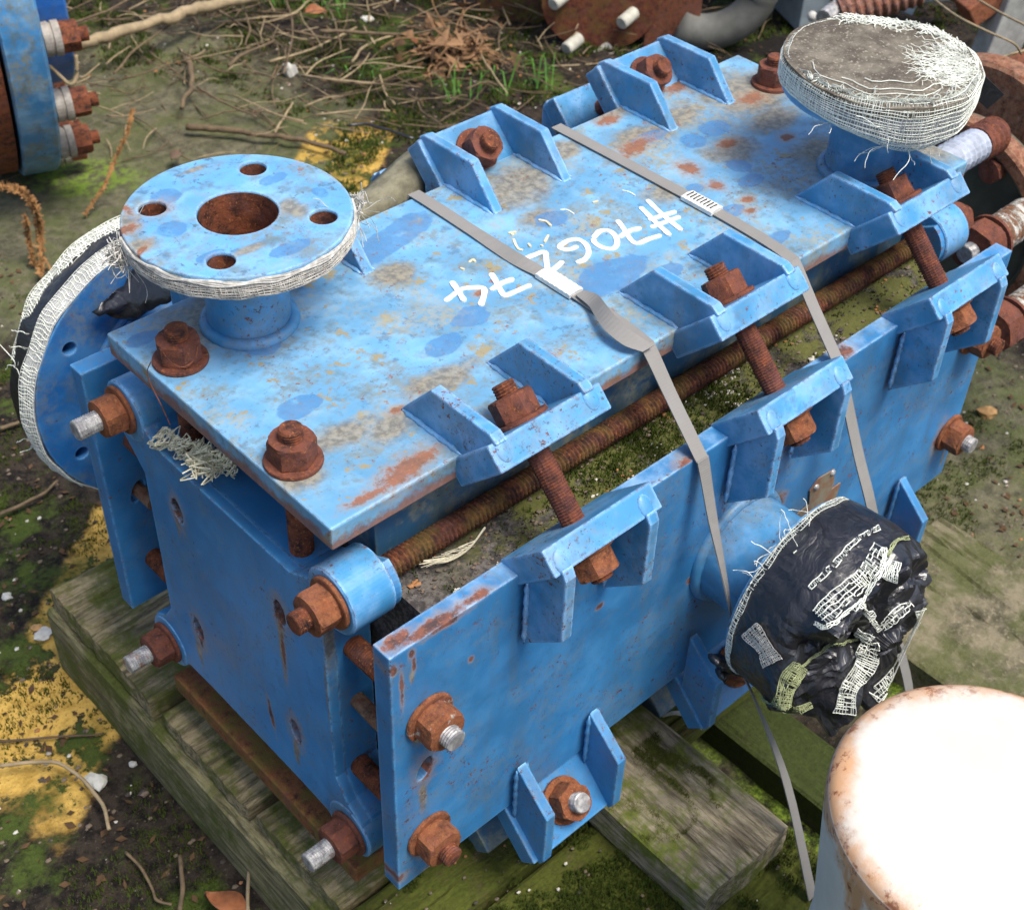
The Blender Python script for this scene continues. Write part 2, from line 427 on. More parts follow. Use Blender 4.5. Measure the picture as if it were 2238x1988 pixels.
def nutset(parent, o, d, turn=0, stub=.008, m=RUSTP, ms=RUST, washer=True, h=.018, af=.030):
    """washer, nut and stud end standing at o along d, as three sub-parts"""
    o = Vector(o); d = Vector(d).normalized(); z = 0
    if washer:
        bm = bmesh.new(); lathe(bm, [(0, 0), (.0205, 0), (.0208, .001), (.0205, .0028), (.0195, .0033), (0, .0034)], frame(o, d), 36)
        link('washer', bm, m, parent, smooth=False); z = .0032
    bm = bmesh.new(); hexnut(bm, o + d * z, d, h, af, turn); link('nut', bm, m, parent)
    bm = bmesh.new(); threaded(bm, o + d * (z + h - .002), d, stub + .002, .0088); link('stud_end', bm, ms, parent)


def tube(bm, pts, r, n=8, taper=1.0, flat=1.0):
    rows = []
    N_ = len(pts)
    for i, p in enumerate(pts):
        p = Vector(p); a = Vector(pts[max(0, i - 1)]); b = Vector(pts[min(N_ - 1, i + 1)])
        M = frame(p, b - a); rr = (r(i / (N_ - 1)) if callable(r) else r * (1 + (taper - 1) * i / (N_ - 1)))
        rows.append([bm.verts.new(M @ Vector((rr * math.cos(2 * PI * j / n), flat * rr * math.sin(2 * PI * j / n), 0))) for j in range(n)])
    for a, b in zip(rows, rows[1:]):
        for j in range(n): bm.faces.new((a[j], a[(j + 1) % n], b[(j + 1) % n], b[j]))
    if n > 2: bm.faces.new(rows[0][::-1]); bm.faces.new(rows[-1])


def spline(pts, k=6):
    P = [Vector(p) for p in pts]; P = [P[0] * 2 - P[1]] + P + [P[-1] * 2 - P[-2]]; out = []
    for i in range(1, len(P) - 2):
        for s in range(k):
            t = s / k; a, b, c, d = P[i - 1:i + 3]
            out.append(.5 * ((2 * b) + (c - a) * t + (2 * a - 5 * b + 4 * c - d) * t * t + (3 * b - a - 3 * c + d) * t ** 3))
    out.append(P[-2]); return out


# ================================================================== THE HEAT EXCHANGER
L_, W_, T_ = .728, .276, .020
HX = tag(empty('heat_exchanger', (.364, .138, -.45)), 'blue painted block heat exchanger with rusty bolts, marked #7062 74, strapped on the pallet', 'heat exchanger')
bpy.context.view_layer.update()
HXI = Matrix.Translation((-.364, -.138, .45))


def part(o):
    o.parent = HX; o.matrix_parent_inverse = HXI; return o


# ---- top panel
bm = bmesh.new(); box(bm, 0, L_, 0, W_, -T_, 0)
bmesh.ops.subdivide_edges(bm, edges=bm.edges, cuts=1)
top = part(link('top_panel', bm, PAINT_T, bevel=.0016)); top['label'] = 'faded light blue top panel with white painted number'
GUS = [(66, -1), (33, 36), (-27, 35.5), (-35, 31), (-1, -1)]
LUG_C = Vector((-.018, .003)); N45 = Vector((.7071, .7071)); T45 = Vector((-.7071, .7071))
LUGH, LUGT = .0285, .0105
lugc = [LUG_C + N45 * a * LUGT + T45 * b * LUGH for a, b in ((-1, -1), (1, -1), (1, 1), (-1, 1))]
BRX = [112, 334, 556]


def refl(y, z):
    s = (y + .0455) + (z + .025); return (y - s, z - s)


def mapYZ(kind):
    """where a top-right bracket's (y, z) goes for each of the eight corners' brackets"""
    mir = lambda f: (lambda y, z: (W_ - f(y, z)[0], f(y, z)[1]))
    dn = lambda f: (lambda y, z: (f(y, z)[0], -.424 - f(y, z)[1]))
    base = {'top': lambda y, z: (y, z), 'side': refl}
    a, b, c = kind
    f = base[a]
    if c == 'low': f = (lambda g: (lambda y, z: (g(y, z)[0], (-.418 if a == 'top' else -.424) - g(y, z)[1])))(f)
    if b == 'left': f = (lambda g: (lambda y, z: (W_ - g(y, z)[0], g(y, z)[1])))(f)
    return f


def bracket(parent, kind, x0, mat, near_w=.009, wide=.104, flip=False):
    f = mapYZ(kind)
    for gx in (x0, x0 + .082):
        bm = bmesh.new(); prism(bm, [f(a / 1000, b / 1000) for a, b in GUS], gx, gx + .010, MX)
        link('gusset', bm, mat, parent, bevel=.0012)
    bm = bmesh.new(); prism(bm, [f(v.x, v.y) for v in lugc], x0 - .005, x0 + wide - .004, MX)
    link('lug_plate', bm, mat, parent, bevel=.0014)
    # weld beads along the gusset roots and the rounded weld blobs on the lug
    bm = bmesh.new()
    for gx in (x0, x0 + .082):
        for side in (-.001, .011):
            a = f(.064, .0002); b = f(-.001, .0002)
            pts = []
            for i in range(16):
                t = i / 15; w = .0006 * mn.noise(Vector((gx * 90, t * 14, side * 300)))
                pts.append((gx + side + w, a[0] + (b[0] - a[0]) * t, a[1] + (b[1] - a[1]) * t + w))
            tube(bm, pts, lambda t: (.0021 + .0005 * math.sin(t * 60)) * min(1, .25 + 6 * t, .25 + 6 * (1 - t)), 6)
        cc_ = LUG_C + T45 * (LUGH - .0004) + N45 * (LUGT * .30); c0 = f(*cc_); c1 = f(*(cc_ + N45 * .01)); c2 = f(*(cc_ + T45 * .01))
        e1 = (Vector((0, *c1)) - Vector((0, *c0))) * .95; e2 = (Vector((0, *c2)) - Vector((0, *c0))) * .26
        M = Matrix(((.0064, 0, 0, gx + .005), (0, e1.y, e2.y, c0[0]), (0, e1.z, e2.z, c0[1]), (0, 0, 0, 1)))
        bmesh.ops.create_uvsphere(bm, u_segments=20, v_segments=10, radius=1, matrix=M)
    w = link('weld_bead', bm, mat, parent, smooth=True); w['kind'] = 'stuff'
    return f


def diag_stud(x, left, low):
    """threaded stud pulling a top/bottom bracket to a side bracket, nuts at both ends"""
    ft = mapYZ(('top', 'left' if left else 'right', 'low' if low else 'up')); fs = mapYZ(('side', 'left' if left else 'right', 'low' if low else 'up'))
    a2 = ft(*(LUG_C + N45 * LUGT)); b2 = fs(*(LUG_C + N45 * LUGT))     # inner face / outer face
    A = Vector((x, *a2)); B = Vector((x, *b2)); d = (B - A).normalized()
    bm = bmesh.new(); threaded(bm, A, d, (B - A).length, .0093); part(s := link('diagonal_stud', bm, m_diag))
    t1 = rnd.uniform(0, 1); t2 = rnd.uniform(0, 1)
    if not low:
        nutset(s, A, -d, t1, stub=.009); nutset(s, B, d, t2, stub=.004, m=RUSTN)
    else:
        nutset(s, B, d, .3, stub=.009, m=RUSTN, ms=GALV); nutset(s, A, -d, t1, stub=.004)
    return s


m_diag = m_rust('rusty_stud_steel', tint=(.11, .036, .03))
for x in BRX:
    for sd in ('right', 'left'): bracket(top, ('top', sd, 'up'), x / 1000, PAINT_B)

# ---- nozzle builder


def flange_mesh(M, r=.0825, bore=.034, th=.018, holes=4, bc=.0605, hr=.0115, a0=0, bottom=False):
    bm = bmesh.new()
    holed(bm, circ(0, 0, r, 72), [circ(0, 0, bore, 40)] + [circ(bc * math.cos(a0 + 2 * PI * i / holes), bc * math.sin(a0 + 2 * PI * i / holes), hr, 20) for i in range(holes)], -th, 0, M)
    return bm


def nozzle(parent, M, h, rp, r, bore, holes, bc, a0, mat=PAINT_F, th=.018, fmat=None):
    """M: frame on the panel surface, axis outward"""
    bm = bmesh.new(); lathe(bm, [(rp, .003), (rp, h - th + .0005)], M, 64)
    link('nozzle_pipe', bm, mat, parent, smooth=True)
    for rr, hh, w in ((rp + .0015, .0015, .0052), (rp + .0008, h - th - .0012, .0036)):
        rows = []; bm = bmesh.new()
        for i in range(72):
            a_ = 2 * PI * i / 72; ww = w * (1 + .12 * mn.noise(Vector((a_ * 14, rr * 90, hh * 100))))
            rows.append([bm.verts.new(M @ Vector(((rr + ww * math.cos(t)) * math.cos(a_), (rr + ww * math.cos(t)) * math.sin(a_), hh + ww * math.sin(t)))) for t in (2 * PI * k / 10 for k in range(10))])
        for i in range(72):
            A, B = rows[i], rows[(i + 1) % 72]
            for k in range(10): bm.faces.new((A[k], A[(k + 1) % 10], B[(k + 1) % 10], B[k]))
        link('weld_ring', bm, mat, parent, smooth=True)
    if holes == 4:
        for i in range(holes):
            a_ = a0 + 2 * PI * i / holes; bm = bmesh.new()
            lathe(bm, [(.0098, h - .0022), (.0096, h - th + .001)], M @ Matrix.Translation((bc * math.cos(a_), bc * math.sin(a_), 0)), 20)
            link('bolt_hole_wall', bm, RUST, parent, smooth=True)
    bm = flange_mesh(M @ Matrix.Translation((0, 0, h)), r, bore, th, holes, bc, a0=a0, hr=.0100 if holes != 6 else .0065)
    link('nozzle_flange', bm, fmat or mat, parent, bevel=.0012)
    bm = bmesh.new(); lathe(bm, [(bore - .0008, h - .001), (bore - .0012, h - .03), (bore - .002, h - .07), (bore - .003, -.02), (0, -.02)], M, 48)
    link('rusty_bore', bm, RUST, parent, smooth=True)


TN = Matrix.Translation((.0906, .2198, 0))
nozzle(top, TN, .0957, .0315, .0825, .0290, 4, .0615, math.radians(45), fmat=PAINT_N)
TF = Matrix.Translation((.637, .056, 0))
nozzle(top, TF, .0957, .0315, .0825, .0290, 4, .0615, math.radians(45))
for x, y, t in ((.024, .212, .2), (.021, .069, .5), (.704, .212, .8), (.704, .069, .1)):
    nutset(top, (x, y, .0002), (0, 0, 1), t, stub=.0085)
    bm = bmesh.new(); threaded(bm, (x, y, -.022), (0, 0, -1), .066, .0093); part(link('panel_stud', bm, RUST))
# triangular stiffener between near nozzle and bracket

# ---- painted number: raised strokes of marker paint
def strokes(name, lines, w, m, parent, z=.0005, jit=0):
    bm = bmesh.new()
    for ln in lines:
        P = [Vector((*px(950 + u * .29354, 370 + v * .29354, 2, 0).xy, 0)) for u, v in ln]
        if len(P) > 1: P = spline(P, 6)
        else: P = [P[0], P[0] + Vector((.002, .001, 0))]
        n = len(P); Lf = []; Rt = []
        for i, p in enumerate(P):
            d = (P[min(i + 1, n - 1)] - P[max(i - 1, 0)]).normalized(); s = Vector((-d.y, d.x, 0)) * (w / 2) * (1 + .18 * mn.noise(p * 160))
            Lf.append(p + s); Rt.append(p - s)
        d0 = (P[0] - P[1]).normalized(); d1 = (P[-1] - P[-2]).normalized()
        cap = lambda c, d, s: [c + (Vector((-d.y, d.x, 0)) * math.cos(a) + d * math.sin(a)) * w / 2 for a in (PI * k / 5 for k in range(1, 5))]
        ring = Lf + cap(P[-1], d1, 1) + Rt[::-1] + cap(P[0], d0, 1)
        zz = z + .00025 * len(bm.verts) / 80 % .0006; kk = len(Lf); NR = len(ring)
        vs = [bm.verts.new((q.x, q.y, zz + .0005 * (i if i < kk else max(0, NR - 5 - i)) / kk)) for i, q in enumerate(ring)]; lo = [bm.verts.new((q.x, q.y, -.0004)) for q in ring]; N_ = len(vs)
        # strip faces (outline is not convex)
        k = len(Lf)
        for i in range(k - 1): bm.faces.new((vs[i], vs[i + 1], vs[N_ - 1 - 4 - (i + 1)], vs[N_ - 1 - 4 - i]))
        bm.faces.new([vs[k - 1]] + vs[k:k + 4] + [vs[k + 4]]); bm.faces.new([vs[N_ - 5]] + vs[N_ - 4:] + [vs[0]])
        for i in range(N_): bm.faces.new((vs[i], vs[(i + 1) % N_], lo[(i + 1) % N_], lo[i]))
    o = link(name, bm, m, parent)
    if name.startswith('old'): o['kind'] = 'stuff'
    return o


GL = {
    'painted_four': [[(90, 975), (150, 930), (205, 893), (280, 885), (362, 888), (366, 945), (345, 1008)], [(133, 850), (170, 905), (215, 978)]],
    'painted_seven': [[(425, 785), (458, 840), (500, 920), (528, 942), (610, 910), (702, 870)], [(430, 895), (500, 852), (572, 828)]],
    'painted_two': [[(662, 672), (740, 640), (818, 618), (832, 690), (846, 752), (890, 745), (944, 698)]],
    'painted_six': [[(1052, 580), (1010, 598), (955, 597), (932, 577), (985, 538), (1060, 525), (1122, 560), (1146, 622), (1120, 672), (1070, 695)]],
    'painted_zero': [[(1188, 505), (1232, 462), (1295, 460), (1343, 500), (1358, 560), (1322, 596), (1245, 585), (1192, 552), (1183, 532)]],
    'painted_seven ': [[(1367, 390), (1410, 450), (1462, 530), (1512, 555), (1590, 525), (1670, 500)], [(1385, 503), (1450, 465), (1520, 448)]],
    'painted_hash': [[(1590, 237), (1700, 345), (1828, 450)], [(1540, 293), (1640, 395), (1742, 490)], [(1608, 378), (1695, 350), (1782, 325)], [(1622, 430), (1720, 395), (1812, 362)]],
}
for k, v in GL.items(): strokes(k.strip(), v, .0047, WHITEP, top)
strokes('old_paint_mark', [[(570, 470), (580, 490)], [(588, 525), (606, 570), (625, 598), (648, 605)], [(700, 560), (712, 580)], [(780, 382), (830, 395), (862, 425)], [(845, 495), (820, 545)], [(795, 570), (800, 575)],
                           [(555, 478), (600, 475)]], .0021, CREAMP, top)
strokes('old_paint_mark', [[(940, 302), (985, 305), (1035, 335)], [(1400, 160), (1450, 175), (1490, 200)]], .0011, WHITEP, top)
strokes('old_paint_mark', [[(260, 690), (285, 675), (300, 690)], [(200, 740), (215, 750)], [(1185, 250), (1210, 245)]], .0022, CREAMP, top)

# ---- bottom panel
bm = bmesh.new(); box(bm, -.002, L_, 0, W_, -.418, -.398)
bot = part(link('bottom_panel', bm, RUSTO, bevel=.0016)); bot['label'] = 'rusted bottom panel with mossy edge'
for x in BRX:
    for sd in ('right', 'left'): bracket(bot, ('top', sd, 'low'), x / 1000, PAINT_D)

# ---- side panels
def side_panel(sgn):
    """sgn -1: right panel (y<0); +1: left panel"""
    y0, y1 = (-.0654, -.0475) if sgn < 0 else (.323, .341)
    bm = bmesh.new()
    o = [(-.007, -.342), (.730, -.342), (.730, -.065), (-.007, -.065)]
    ho = [[(.021 + .0065 * math.cos(t) + .006 * math.sin(t) * .6, -.209 + .011 * math.sin(t)) for t in (2 * PI * i / 18 for i in range(18))]]
    MXZ = Matrix(((1, 0, 0, 0), (0, 0, 1, 0), (0, 1, 0, 0), (0, 0, 0, 1)))
    holed(bm, o, ho, y0, y1, MXZ)
    p_ = part(link('side_panel', bm, PAINT_R if sgn < 0 else PAINT_S, bevel=.0014))
    if sgn < 0:
        p_.data.materials.append(PAINT_E)
        for f_ in p_.data.polygons:
            if f_.normal.z > .6: f_.material_index = 1
    sd = 'right' if sgn < 0 else 'left'
    for x in BRX:
        for c in ('up', 'low'):
            if sgn < 0 and c == 'low' and x == 334: continue
            if sgn < 0 and c == 'low' and x == 556:
                bracket(p_, ('side', sd, c), .546, PAINT_S); continue
            bracket(p_, ('side', sd, c), x / 1000, PAINT_B if c == 'up' else PAINT_S)
    d = Vector((0, sgn, 0)); yo = y0 if sgn < 0 else y1
    for x, z, gal in ((.025, -.150, 1), (.023, -.292, 0), (.700, -.146, 0), (.713, -.276, 1)):
        nutset(p_, (x, yo + sgn * .0002, z), d, .35 + x, stub=.009, m=RUSTGALV if gal and x < .1 else (RUSTN if sgn < 0 else RUSTP), ms=GALV if gal else RUST)
        bm = bmesh.new(); threaded(bm, (x, yo - sgn * .017, z), -d, .075, .0093); part(link('panel_stud', bm, GALV if (z > -.2 and x < .1 and 0) else RUST))
    return p_


rp_ = side_panel(-1); lp_ = side_panel(1)
rp_['label'] = 'right side panel facing the viewer'; lp_['label'] = 'left side panel at the back'
# single foot gusset pair under the right nozzle
f = mapYZ(('side', 'right', 'low'))
for gx in (.318,):
    bm = bmesh.new(); prism(bm, [f(a / 1000, b / 1000) for a, b in GUS], gx, gx + .010, MX); link('gusset', bm, PAINT_S, rp_, bevel=.0012)
bm = bmesh.new(); prism(bm, [f(v.x, v.y) for v in lugc], .316, .42, MX); link('lug_plate', bm, PAINT_S, rp_, bevel=.0014)
for x in BRX:
    for left in (0, 1):
        for low in (0, 1):
            diag_stud(x / 1000 + .046, left, low)
# short bars through the slots
for y0 in (-.046, .30):
    bm = bmesh.new(); tube(bm, [(.023, y0, -.209), (.024, y0 + .035, -.212), (.026, y0 + .07, -.214)], .0065, 12); part(link('spacer_bar', bm, m_rust('bar_steel', tint=(.30, .20, .12))))
# nozzle on right panel, axis -Y
RN = frame((.366, -.0654, -.206), (0, -1, 0))
nozzle(rp_, RN, .079, .050, .0825, .030, 8, .066, .3, mat=PAINT_F)
# nozzle on left panel, axis +Y
LN = frame((.137, .341, -.203), (0, 1, 0))
nozzle(lp_, LN, .124, .084, .1425, .078, 6, .119, math.radians(155), mat=m_paint('bright_blue_paint', base=(.016, .13, .38), fade=.25, rust=.6, dirt=.6, blotch=.5))
LN2 = frame((.690, .341, -.203), (0, 1, 0))
nozzle(lp_, LN2, .085, .05, .115, .05, 8, .09, math.radians(22), mat=PAINT_F)
# data plate on the right panel
tagp = [(.501, -.200), (.506, -.219), (.504, -.227), (.518, -.227), (.516, -.248), (.481, -.255), (.455, -.227), (.471, -.225), (.467, -.206), (.477, -.197)]
MT = Matrix(((1, 0, 0, 0), (0, 0, -1, -.0659), (0, 1, 0, 0), (0, 0, 0, 1)))
bm = bmesh.new(); prism(bm, tagp, 0, .0014, MT)
TAGM = NT('tarnished_data_plate'); c_ = TAGM.mix(TAGM.step(TAGM.noise(60, 5, .7), .4, .6), (.30, .27, .20), (.30, .15, .09))
TAGM = TAGM.fin(c_, .45, TAGM.bump(TAGM.noise(200, 4), .3, .0005), metal=.3)
link('data_plate', bm, TAGM, rp_)
for q in ((.475, -.202), (.498, -.198)):
    bm = bmesh.new(); lathe(bm, [(.0035, 0), (.003, .0016), (.0015, .0024), (0, .0026)], frame((q[0], -.0672, q[1] - .004), (0, -1, 0)), 16)
    link('rivet', bm, GALV, rp_, smooth=True)

# ---- core and inner walls
bm = bmesh.new(); box(bm, .046, .682, -.0455, .3215, -.330, -.086)
bmesh.ops.subdivide_edges(bm, edges=bm.edges, cuts=24, use_grid_fill=True)
for v in bm.verts:
    if v.co.z > -.09 and -.04 < v.co.y < .31: v.co.z += .0016 * mn.fractal(v.co * 60, 1, 2, 4)
COREM = NT('mossy_column_top'); g = COREM.noise(16, 6, .7); g2 = COREM.noise(170, 4, .7)
c_ = COREM.mix(COREM.step(g2, .4, .62), (.040, .035, .033), (.13, .115, .105))
mm_ = COREM.mul(COREM.step(COREM.math('ADD', g, COREM.mul(g2, .15)), .46, .56), COREM.step(COREM.xyz()[0], .05, .16))
c_ = COREM.mix(COREM.mul(mm_, .9), c_, COREM.mix(COREM.noise(260, 3), (.045, .05, .009), (.135, .14, .022)))
COREM = COREM.fin(c_, .92, COREM.bump(COREM.math('ADD', g2, mm_), .8, .002))
part(link('corner_column', bm, COREM))
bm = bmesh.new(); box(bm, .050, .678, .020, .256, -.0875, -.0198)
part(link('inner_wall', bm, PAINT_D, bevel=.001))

# ---- end heads
def head_outline():
    E = [(.006, -.073), (.270, -.073), (.270, -.345), (.006, -.345)]; r = .0255
    pts = []
    # top edge left to right then round each ear
    def arc(c, a0, a1, n=12): return [(c[0] + r * math.cos(math.radians(a0 + (a1 - a0) * i / n)), c[1] + r * math.sin(math.radians(a0 + (a1 - a0) * i / n))) for i in range(n + 1)]
    pts += [(.055, -.084), (.221, -.084), (.240, -.078)]
    pts += arc(E[1], 115, -20); pts += [(.286, -.096), (.271, -.112), (.257, -.128), (.256, -.20), (.257, -.29), (.272, -.312), (.288, -.322)]
    pts += arc(E[2], 30, -110); pts += [(.24, -.352), (.20, -.350), (.076, -.350), (.036, -.352)]
    pts += arc(E[3], -70, -210); pts += [(-.010, -.322), (.006, -.312), (.0195, -.290), (.020, -.20), (.0195, -.1), (.012, -.0985)]
    pts += arc(E[0], -75, -245 - 20 + 0) if 0 else [(E[0][0] + r * math.cos(math.radians(a)), E[0][1] + r * math.sin(math.radians(a))) for a in range(-75, -250, -12)]
    return pts


def head(x0, x1):
    bm = bmesh.new()
    sl = lambda cy, cz: [(cy + .0068 * math.cos(t) + .0015 * math.sin(t), cz + .0125 * math.sin(t)) for t in (2 * PI * i / 20 for i in range(20))]
    prism_pts = head_outline()
    th = .010
    # face plate with slots, then solid body behind
    near = x0 < x1
    holed(bm, prism_pts, [sl(.211, -.138), sl(.211, -.278), sl(.075, -.143), sl(.072, -.283)], x0, x0 + (th if near else -th), MX)
    o = part(link('end_head', bm, PAINT_H if near else PAINT_S, bevel=.0016, ang=40))
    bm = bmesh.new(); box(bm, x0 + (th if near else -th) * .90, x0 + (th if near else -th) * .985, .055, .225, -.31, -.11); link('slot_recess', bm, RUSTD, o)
    bm = bmesh.new(); prism(bm, [(.138 + (a - .138) * (.995), -.209 + (b + .209) * .995) for a, b in prism_pts], x0 + (th if near else -th) * .99, x1, MX)
    link('head_flange', bm, PAINT_S, o, bevel=.001, ang=40)
    return o


hd = head(0, .042); hd2 = head(.728, .686)
# rust rims round the slots are part of the paint; boss rings on the corners
for X0, X1 in ((-.0008, .036), (.7288, .692)):
    for cy, cz in ((.006, -.073), (.270, -.073), (.270, -.345), (.006, -.345)):
        bm = bmesh.new(); lathe(bm, [(0, 0), (.0252, 0), (.0268, .0012), (.0268, abs(X1 - X0) - .001), (.0255, abs(X1 - X0)), (0, abs(X1 - X0))], frame((X0, cy, cz), (1 if X1 > X0 else -1, 0, 0)), 56)
        link('rod_boss', bm, PAINT_B, hd if X0 < .1 else hd2, smooth=False)
for cy, cz, st, tn, mm in ((.004, -.071, .011, .1, RUST), (.272, -.071, .020, .5, GALV), (.272, -.347, .022, .2, GALV), (.004, -.347, .022, .4, GALV)):
    bm = bmesh.new(); threaded(bm, (.0, cy, cz), (1, 0, 0), .728, .0102, .0040, 14, .0024)
    rd = part(link('tie_rod', bm, RUSTG))
    nutset(rd, (-.0012, cy, cz), (-1, 0, 0), tn, stub=st, ms=mm, m=RUSTN if cz > -.1 else RUSTP)
    nutset(rd, (.7292, cy, cz), (1, 0, 0), tn, stub=st, ms=mm)

# ================================================================== STRAPS
def ribbon(name, P, w, parent=None, m=WEB, th=.0011, side=None, k=5):
    """webbing: P is a list of (point, across-direction, width factor)"""
    pts = spline([p[0] for p in P], k); n = len(pts); bm = bmesh.new(); rows = []
    for i, p in enumerate(pts):
        t = i / (n - 1) * (len(P) - 1); j = min(int(t), len(P) - 2); fr = t - j
        s = (Vector(P[j][1]).normalized().lerp(Vector(P[j + 1][1]).normalized(), fr)).normalized()
        ww = w * (P[j][2] * (1 - fr) + P[j + 1][2] * fr) * .5
        d = (pts[min(i + 1, n - 1)] - pts[max(i - 1, 0)]).normalized(); nn = s.cross(d).normalized()
        wob = .0004 * mn.noise(p * 60)
        rows.append([bm.verts.new(p + s * ww + nn * (th / 2 + wob)), bm.verts.new(p + nn * (th * .7 + wob)), bm.verts.new(p - s * ww + nn * (th / 2 - wob)), bm.verts.new(p - s * ww - nn * th / 2), bm.verts.new(p + s * ww - nn * th / 2)])
    for a, b in zip(rows, rows[1:]):
        for j in range(5): bm.faces.new((a[j], a[(j + 1) % 5], b[(j + 1) % 5], b[j]))
    bm.faces.new(rows[0]); bm.faces.new(rows[-1][::-1])
    return link(name, bm, m, parent)


XV = (1, 0, 0)
s1 = tag(empty('cargo_strap', (.3, .1, 0)), 'nearer grey webbing strap over the blue top with a crimped clip and loose fold', 'strap', 'straps over the heat exchanger')
I1 = Matrix.Translation((-.3, -.1, 0))
def sp(o, r, I): o.parent = r; o.matrix_parent_inverse = I; return o
sp(ribbon('webbing', [((.300, .283, -.03), XV, 1), ((.301, .2795, -.002), XV, 1), ((.302, .272, .0016), XV, 1), ((.301, .2, .0018), XV, 1), ((.299, .15, .0032), (1, 0, .5), .9), ((.302, .118, .0022), XV, 1), ((.303, .08, .0022), XV, 1),
     ((.302, .04, .0022), XV, 1.05), ((.298, .004, .0022), XV, 1.1), ((.297, -.004, -.001), XV, 1.1), ((.296, -.03, -.028), XV, 1), ((.294, -.0665, -.0625), XV, 1), ((.295, -.070, -.068), XV, 1), ((.297, -.085, -.115), (1, .2, .2), .95),
     ((.300, -.111, -.186), (1, .7, .2), .8), ((.31, -.127, -.261), (.6, 1, .1), .5), ((.315, -.15, -.30), (.8, .8, 0), .55), ((.318, -.195, -.37), XV, .7), ((.302, -.255, -.46), XV, .85)], .0125), s1, I1)
sp(ribbon('loose_fold', [((.304, .078, .0045), XV, .8), ((.300, .060, .009), (1, 0, .6), .9), ((.292, .045, .012), (1, 0, .8), 1), ((.284, .025, .013), (1, 0, .5), 1.1), ((.284, .006, .010), (1, 0, .3), 1.1), ((.292, -.006, .0045), XV, 1)], .0125), s1, I1)
def clip(r, I, x, y0, y1, crumple):
    bm = bmesh.new(); n = 14
    rows = []
    for i in range(n + 1):
        y = y0 + (y1 - y0) * i / n; b = .0012 * (1 if i % 2 else 0) * crumple
        xx = x + (y - y0) * 0
        rows.append([bm.verts.new((xx - .0078, y, .0012)), bm.verts.new((xx - .0076, y, .0045 + b)), bm.verts.new((xx, y, .0056 - b)), bm.verts.new((xx + .0076, y, .0045 + b)), bm.verts.new((xx + .0078, y, .0012))])
    for a, b in zip(rows, rows[1:]):
        for j in range(4): bm.faces.new((a[j], a[j + 1], b[j + 1], b[j]))
    bm.faces.new(rows[0]); bm.faces.new(rows[-1][::-1])
    sp(link('clip', bm, WHITEC), r, I)
WHITEC = m_simple('white_clip_plastic', (.68, .68, .64), .45, .15, 200, .3)
clip(s1, I1, .3025, .120, .081, .45)
s2 = tag(empty('cargo_strap', (.478, .1, 0)), 'farther grey webbing strap beside the #, with a smooth white clip', 'strap', 'straps over the heat exchanger')
I2 = Matrix.Translation((-.478, -.1, 0))
sp(ribbon('webbing', [((.479, .283, -.03), XV, 1), ((.479, .2795, -.002), XV, 1), ((.479, .272, .0016), XV, 1), ((.481, .12, .0018), XV, 1), ((.479, .04, .0018), XV, 1), ((.474, .004, .0018), XV, 1), ((.473, -.003, -.001), XV, 1), ((.470, -.03, -.028), XV, 1), ((.466, -.0665, -.0625), XV, 1), ((.466, -.070, -.068), XV, 1),
     ((.472, -.10, -.14), XV, 1), ((.478, -.126, -.199), XV, 1), ((.51, -.15, -.32), XV, 1), ((.554, -.176, -.45), XV, 1), ((.57, -.19, -.54), XV, 1)], .0125), s2, I2)
clip(s2, I2, .480, .124, .089, .2)
bm = bmesh.new()
for k in range(8):
    y = .120 - k * .0038; box(bm, .4805 - .0045, .4805 + .0045, y, y + .0009, .0054, .0060)
sp(link('clip_slot', bm, DARKHOLE), s2, I2)['kind'] = 'stuff'  # dark bars paint the shade inside the clip slots

# ================================================================== GAUZE AND COVERS
def gauze(name, S, nu, nv, m, parent=None, r=.00035, hole=.0, seed=1, closed=False, wob=.0, steps=None, keep=None):
    """woven threads on the surface S(u, v), u, v in 0..1; real threads, 3-sided"""
    R_ = random.Random(seed); V = []; F = []
    def thread(pts):
        if len(pts) < 2: return
        b = len(V); n = len(pts)
        for i, p in enumerate(pts):
            d = (pts[min(i + 1, n - 1)] - pts[max(0, i - 1)])
            if d.length < 1e-9: d = Vector((1, 0, 0))
            d.normalize(); x = d.orthogonal().normalized(); y = d.cross(x)
            for a in (0, 2.094, 4.189): V.append(p + (x * math.cos(a) + y * math.sin(a)) * r)
        for i in range(n - 1):
            for j in range(3):
                k = (j + 1) % 3; F.append((b + i * 3 + j, b + i * 3 + k, b + (i + 1) * 3 + k, b + (i + 1) * 3 + j))
    def run(fn, n):
        cur = []
        for i in range(n + 1):
            u, v = fn(i / n)
            if (keep and not keep(u, v)) or R_.random() < hole:
                thread(cur); cur = []
            else: cur.append(S(u, v))
        thread(cur)
    for i in range(nu + 1):
        if R_.random() < hole * 1.5: continue
        w = R_.uniform(-.3, .3) / nu; ph = R_.uniform(0, 6)
        run(lambda t: (i / nu + w + wob * math.sin(t * 7 + ph) / nu, t), max(3, int(nv * .7)))
    for j in range(nv + 1):
        if R_.random() < hole: continue
        w = R_.uniform(-.2, .2) / nv; ph = R_.uniform(0, 6)
        run(lambda t: (t, j / nv + w + wob * math.sin(t * 40 + ph) / nv), max(8, int(nu * .8)))
    o = raw(name, V, F, m, parent); o['kind'] = 'stuff'; return o


